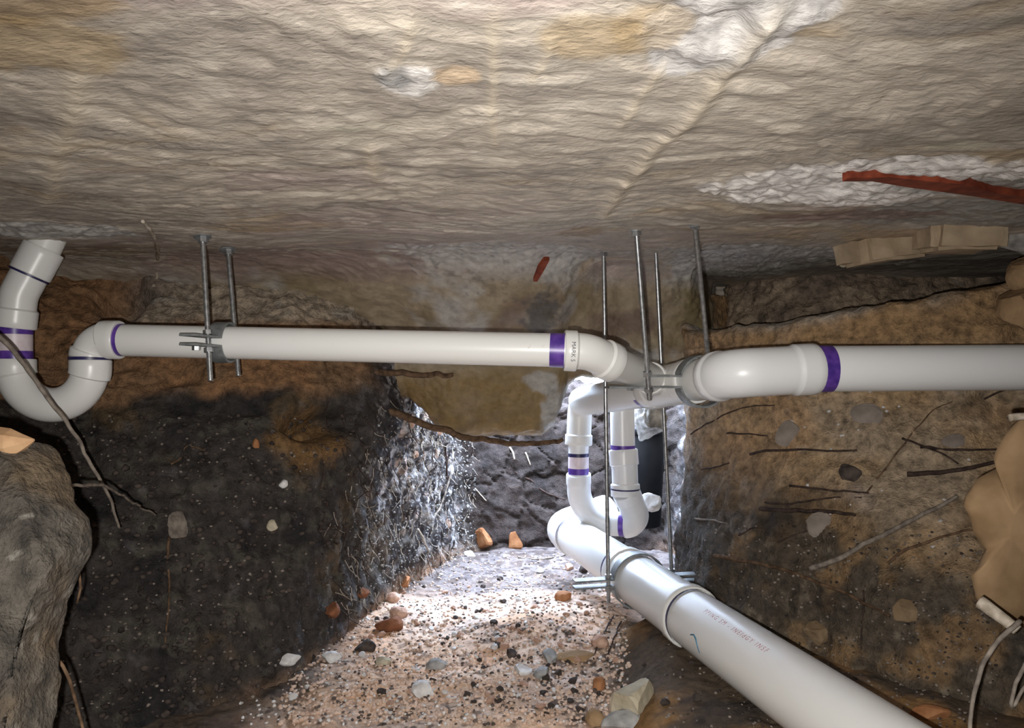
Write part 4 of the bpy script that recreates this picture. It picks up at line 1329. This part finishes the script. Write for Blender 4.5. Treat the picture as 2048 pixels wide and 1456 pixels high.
scatter('clod', 'small dark clod lying loose on the sandy pit floor', 'clod', 'dark clods on the sandy floor', 40, (700, 1150, 1230, 1420), ['floor'], (.006, .011), 'dark_stone', 500)
scatter('clod', 'small sandy clod lying loose on the sandy pit floor', 'clod', 'sandy clods on the sandy floor', 40, (680, 1130, 1240, 1430), ['floor'], (.006, .013), 'pinkish', 520)
scatter('pebble', 'small white concrete pebble lying loose on the pit floor', 'pebble', 'white pebbles on the floor', 26, (560, 1110, 1200, 1400), ['floor'], (.005, .011), 'white_stone', 540)
scatter('crumb', 'white crumb speckling the brown clay wall', 'crumb', 'white crumbs on the clay wall', 24, (1540, 780, 1960, 1120), ['wall_right'], (.0025, .006), 'white_stone', 560)
scatter('clod', 'dark clod on the shaded ledge under the sewer pipe', 'clod', 'dark clods on the ledge', 24, (1080, 1320, 1420, 1450), ['floor'], (.006, .013), 'dark_stone', 580)


def gravel(name, label, n, box, names, size, mat, seed, sub=1, fade=None):
    rs = np.random.default_rng(seed)
    bm = bmesh.new(); bmesh.ops.create_icosphere(bm, subdivisions=sub, radius=1)
    bv = np.array([v.co[:] for v in bm.verts]); bf = np.array([[v.index for v in f.verts] for f in bm.faces]); bm.free()
    V, Fc = [], []
    for j, (h, nn_) in enumerate(hits_in(n, box, names, seed, fade)):
        s = rs.uniform(*size) * np.array([1, rs.uniform(.6, 1), rs.uniform(.5, .9)])
        q_ = bv * (1 + .3 * rs.uniform(-1, 1, (len(bv), 1))) * s
        a = rs.uniform(0, 6.28); R_ = np.array([[math.cos(a), -math.sin(a), 0], [math.sin(a), math.cos(a), 0], [0, 0, 1]])
        V.append(q_ @ R_.T + np.array(h[:]) + np.array(nn_[:]) * s[2] * .3); Fc.append(bf + j * len(bv))
    o = link_mesh(name, mesh_arrays(name, np.concatenate(V), np.concatenate(Fc)), M[mat], smooth=False)
    return tag(o, label, 'gravel', kind='stuff')


gravel('dark_gravel', 'fine dark gravel scattered over the pit floor', 1300, (480, 1105, 1260, 1450), ['floor'], (.002, .005), 'gravel_dark', 600)
gravel('pale_gravel', 'fine pale grit scattered over the pit floor', 900, (480, 1105, 1260, 1450), ['floor'], (.0018, .005), 'white_stone', 610)
gravel('sand_crumbs', 'fine sandy crumbs over the pit floor', 3000, (560, 1105, 1260, 1450), ['floor'], (.002, .006), 'sand_bit', 620)
gravel('earth_crumbs', 'loose dark earth crumbs on the lower right wall', 500, (1330, 1050, 2000, 1456), ['wall_right', 'floor'], (.0016, .004), 'dark_stone', 630)
gravel('clay_crumbs', 'loose clay crumbs on the lower right wall', 500, (1330, 1050, 2000, 1456), ['wall_right', 'floor'], (.0016, .004), 'clay_stone', 640)
gravel('wall_grit', 'fine grey grit on the rooty pit face', 1300, (600, 820, 950, 1180), ['wall_left'], (.0018, .005), 'grey_stone', 650, fade=(690, 860))
gravel('left_wall_crumbs', 'fine crumbs flecking the dark left wall', 420, (110, 830, 760, 1440), ['wall_left'], (.0014, .0045), 'clay_stone', 660)
gravel('dark_wall_crumbs', 'dark crumbs roughening the dark left wall', 700, (110, 830, 760, 1440), ['wall_left'], (.003, .009), 'dark_stone', 670)


def fibres(name, label, n, box, names, length, r, mat, seed, fade=None):
    rs = np.random.default_rng(seed)
    V, Fc = [], []
    k = 0
    for h, nn_ in hits_in(n, box, names, seed, fade):
        L_ = rs.uniform(*length)
        dirv_ = Vector((rs.normal() * .35, rs.normal() * .35, -1 + rs.normal() * .5)).normalized()
        pts_ = []
        v = h + nn_ * .003
        for j in range(6):
            pts_.append(v.copy())
            dirv_ = (dirv_ + Vector(rs.normal(size=3)) * .25 + nn_ * .06).normalized()
            v = v + dirv_ * (L_ / 5)
        path, fr = frames(pts_)
        for j, (c, (t, nx_, b_)) in enumerate(zip(path, fr)):
            rr = r * (1 - .12 * j)
            for q_ in range(4):
                a = q_ * math.pi / 2
                V.append((c + nx_ * rr * math.cos(a) + b_ * rr * math.sin(a))[:])
        for j in range(5):
            for q_ in range(4):
                Fc.append((k + j * 4 + q_, k + j * 4 + (q_ + 1) % 4, k + j * 4 + 4 + (q_ + 1) % 4, k + j * 4 + 4 + q_))
        k += 24
    o = link_mesh(name, mesh_arrays(name, np.array(V), np.array(Fc)), M[mat])
    return tag(o, label, 'roots', kind='stuff')


fibres('root_hairs', 'fine pale root hairs matting the daylit grey face', 360, (560, 800, 950, 1220), ['wall_left'], (.02, .07), .0011, 'root_pale', 700, fade=(640, 860))
fibres('dark_root_hairs', 'fine dark root hairs on the daylit grey face', 240, (640, 800, 950, 1220), ['wall_left'], (.03, .09), .0015, 'root_dark', 710)
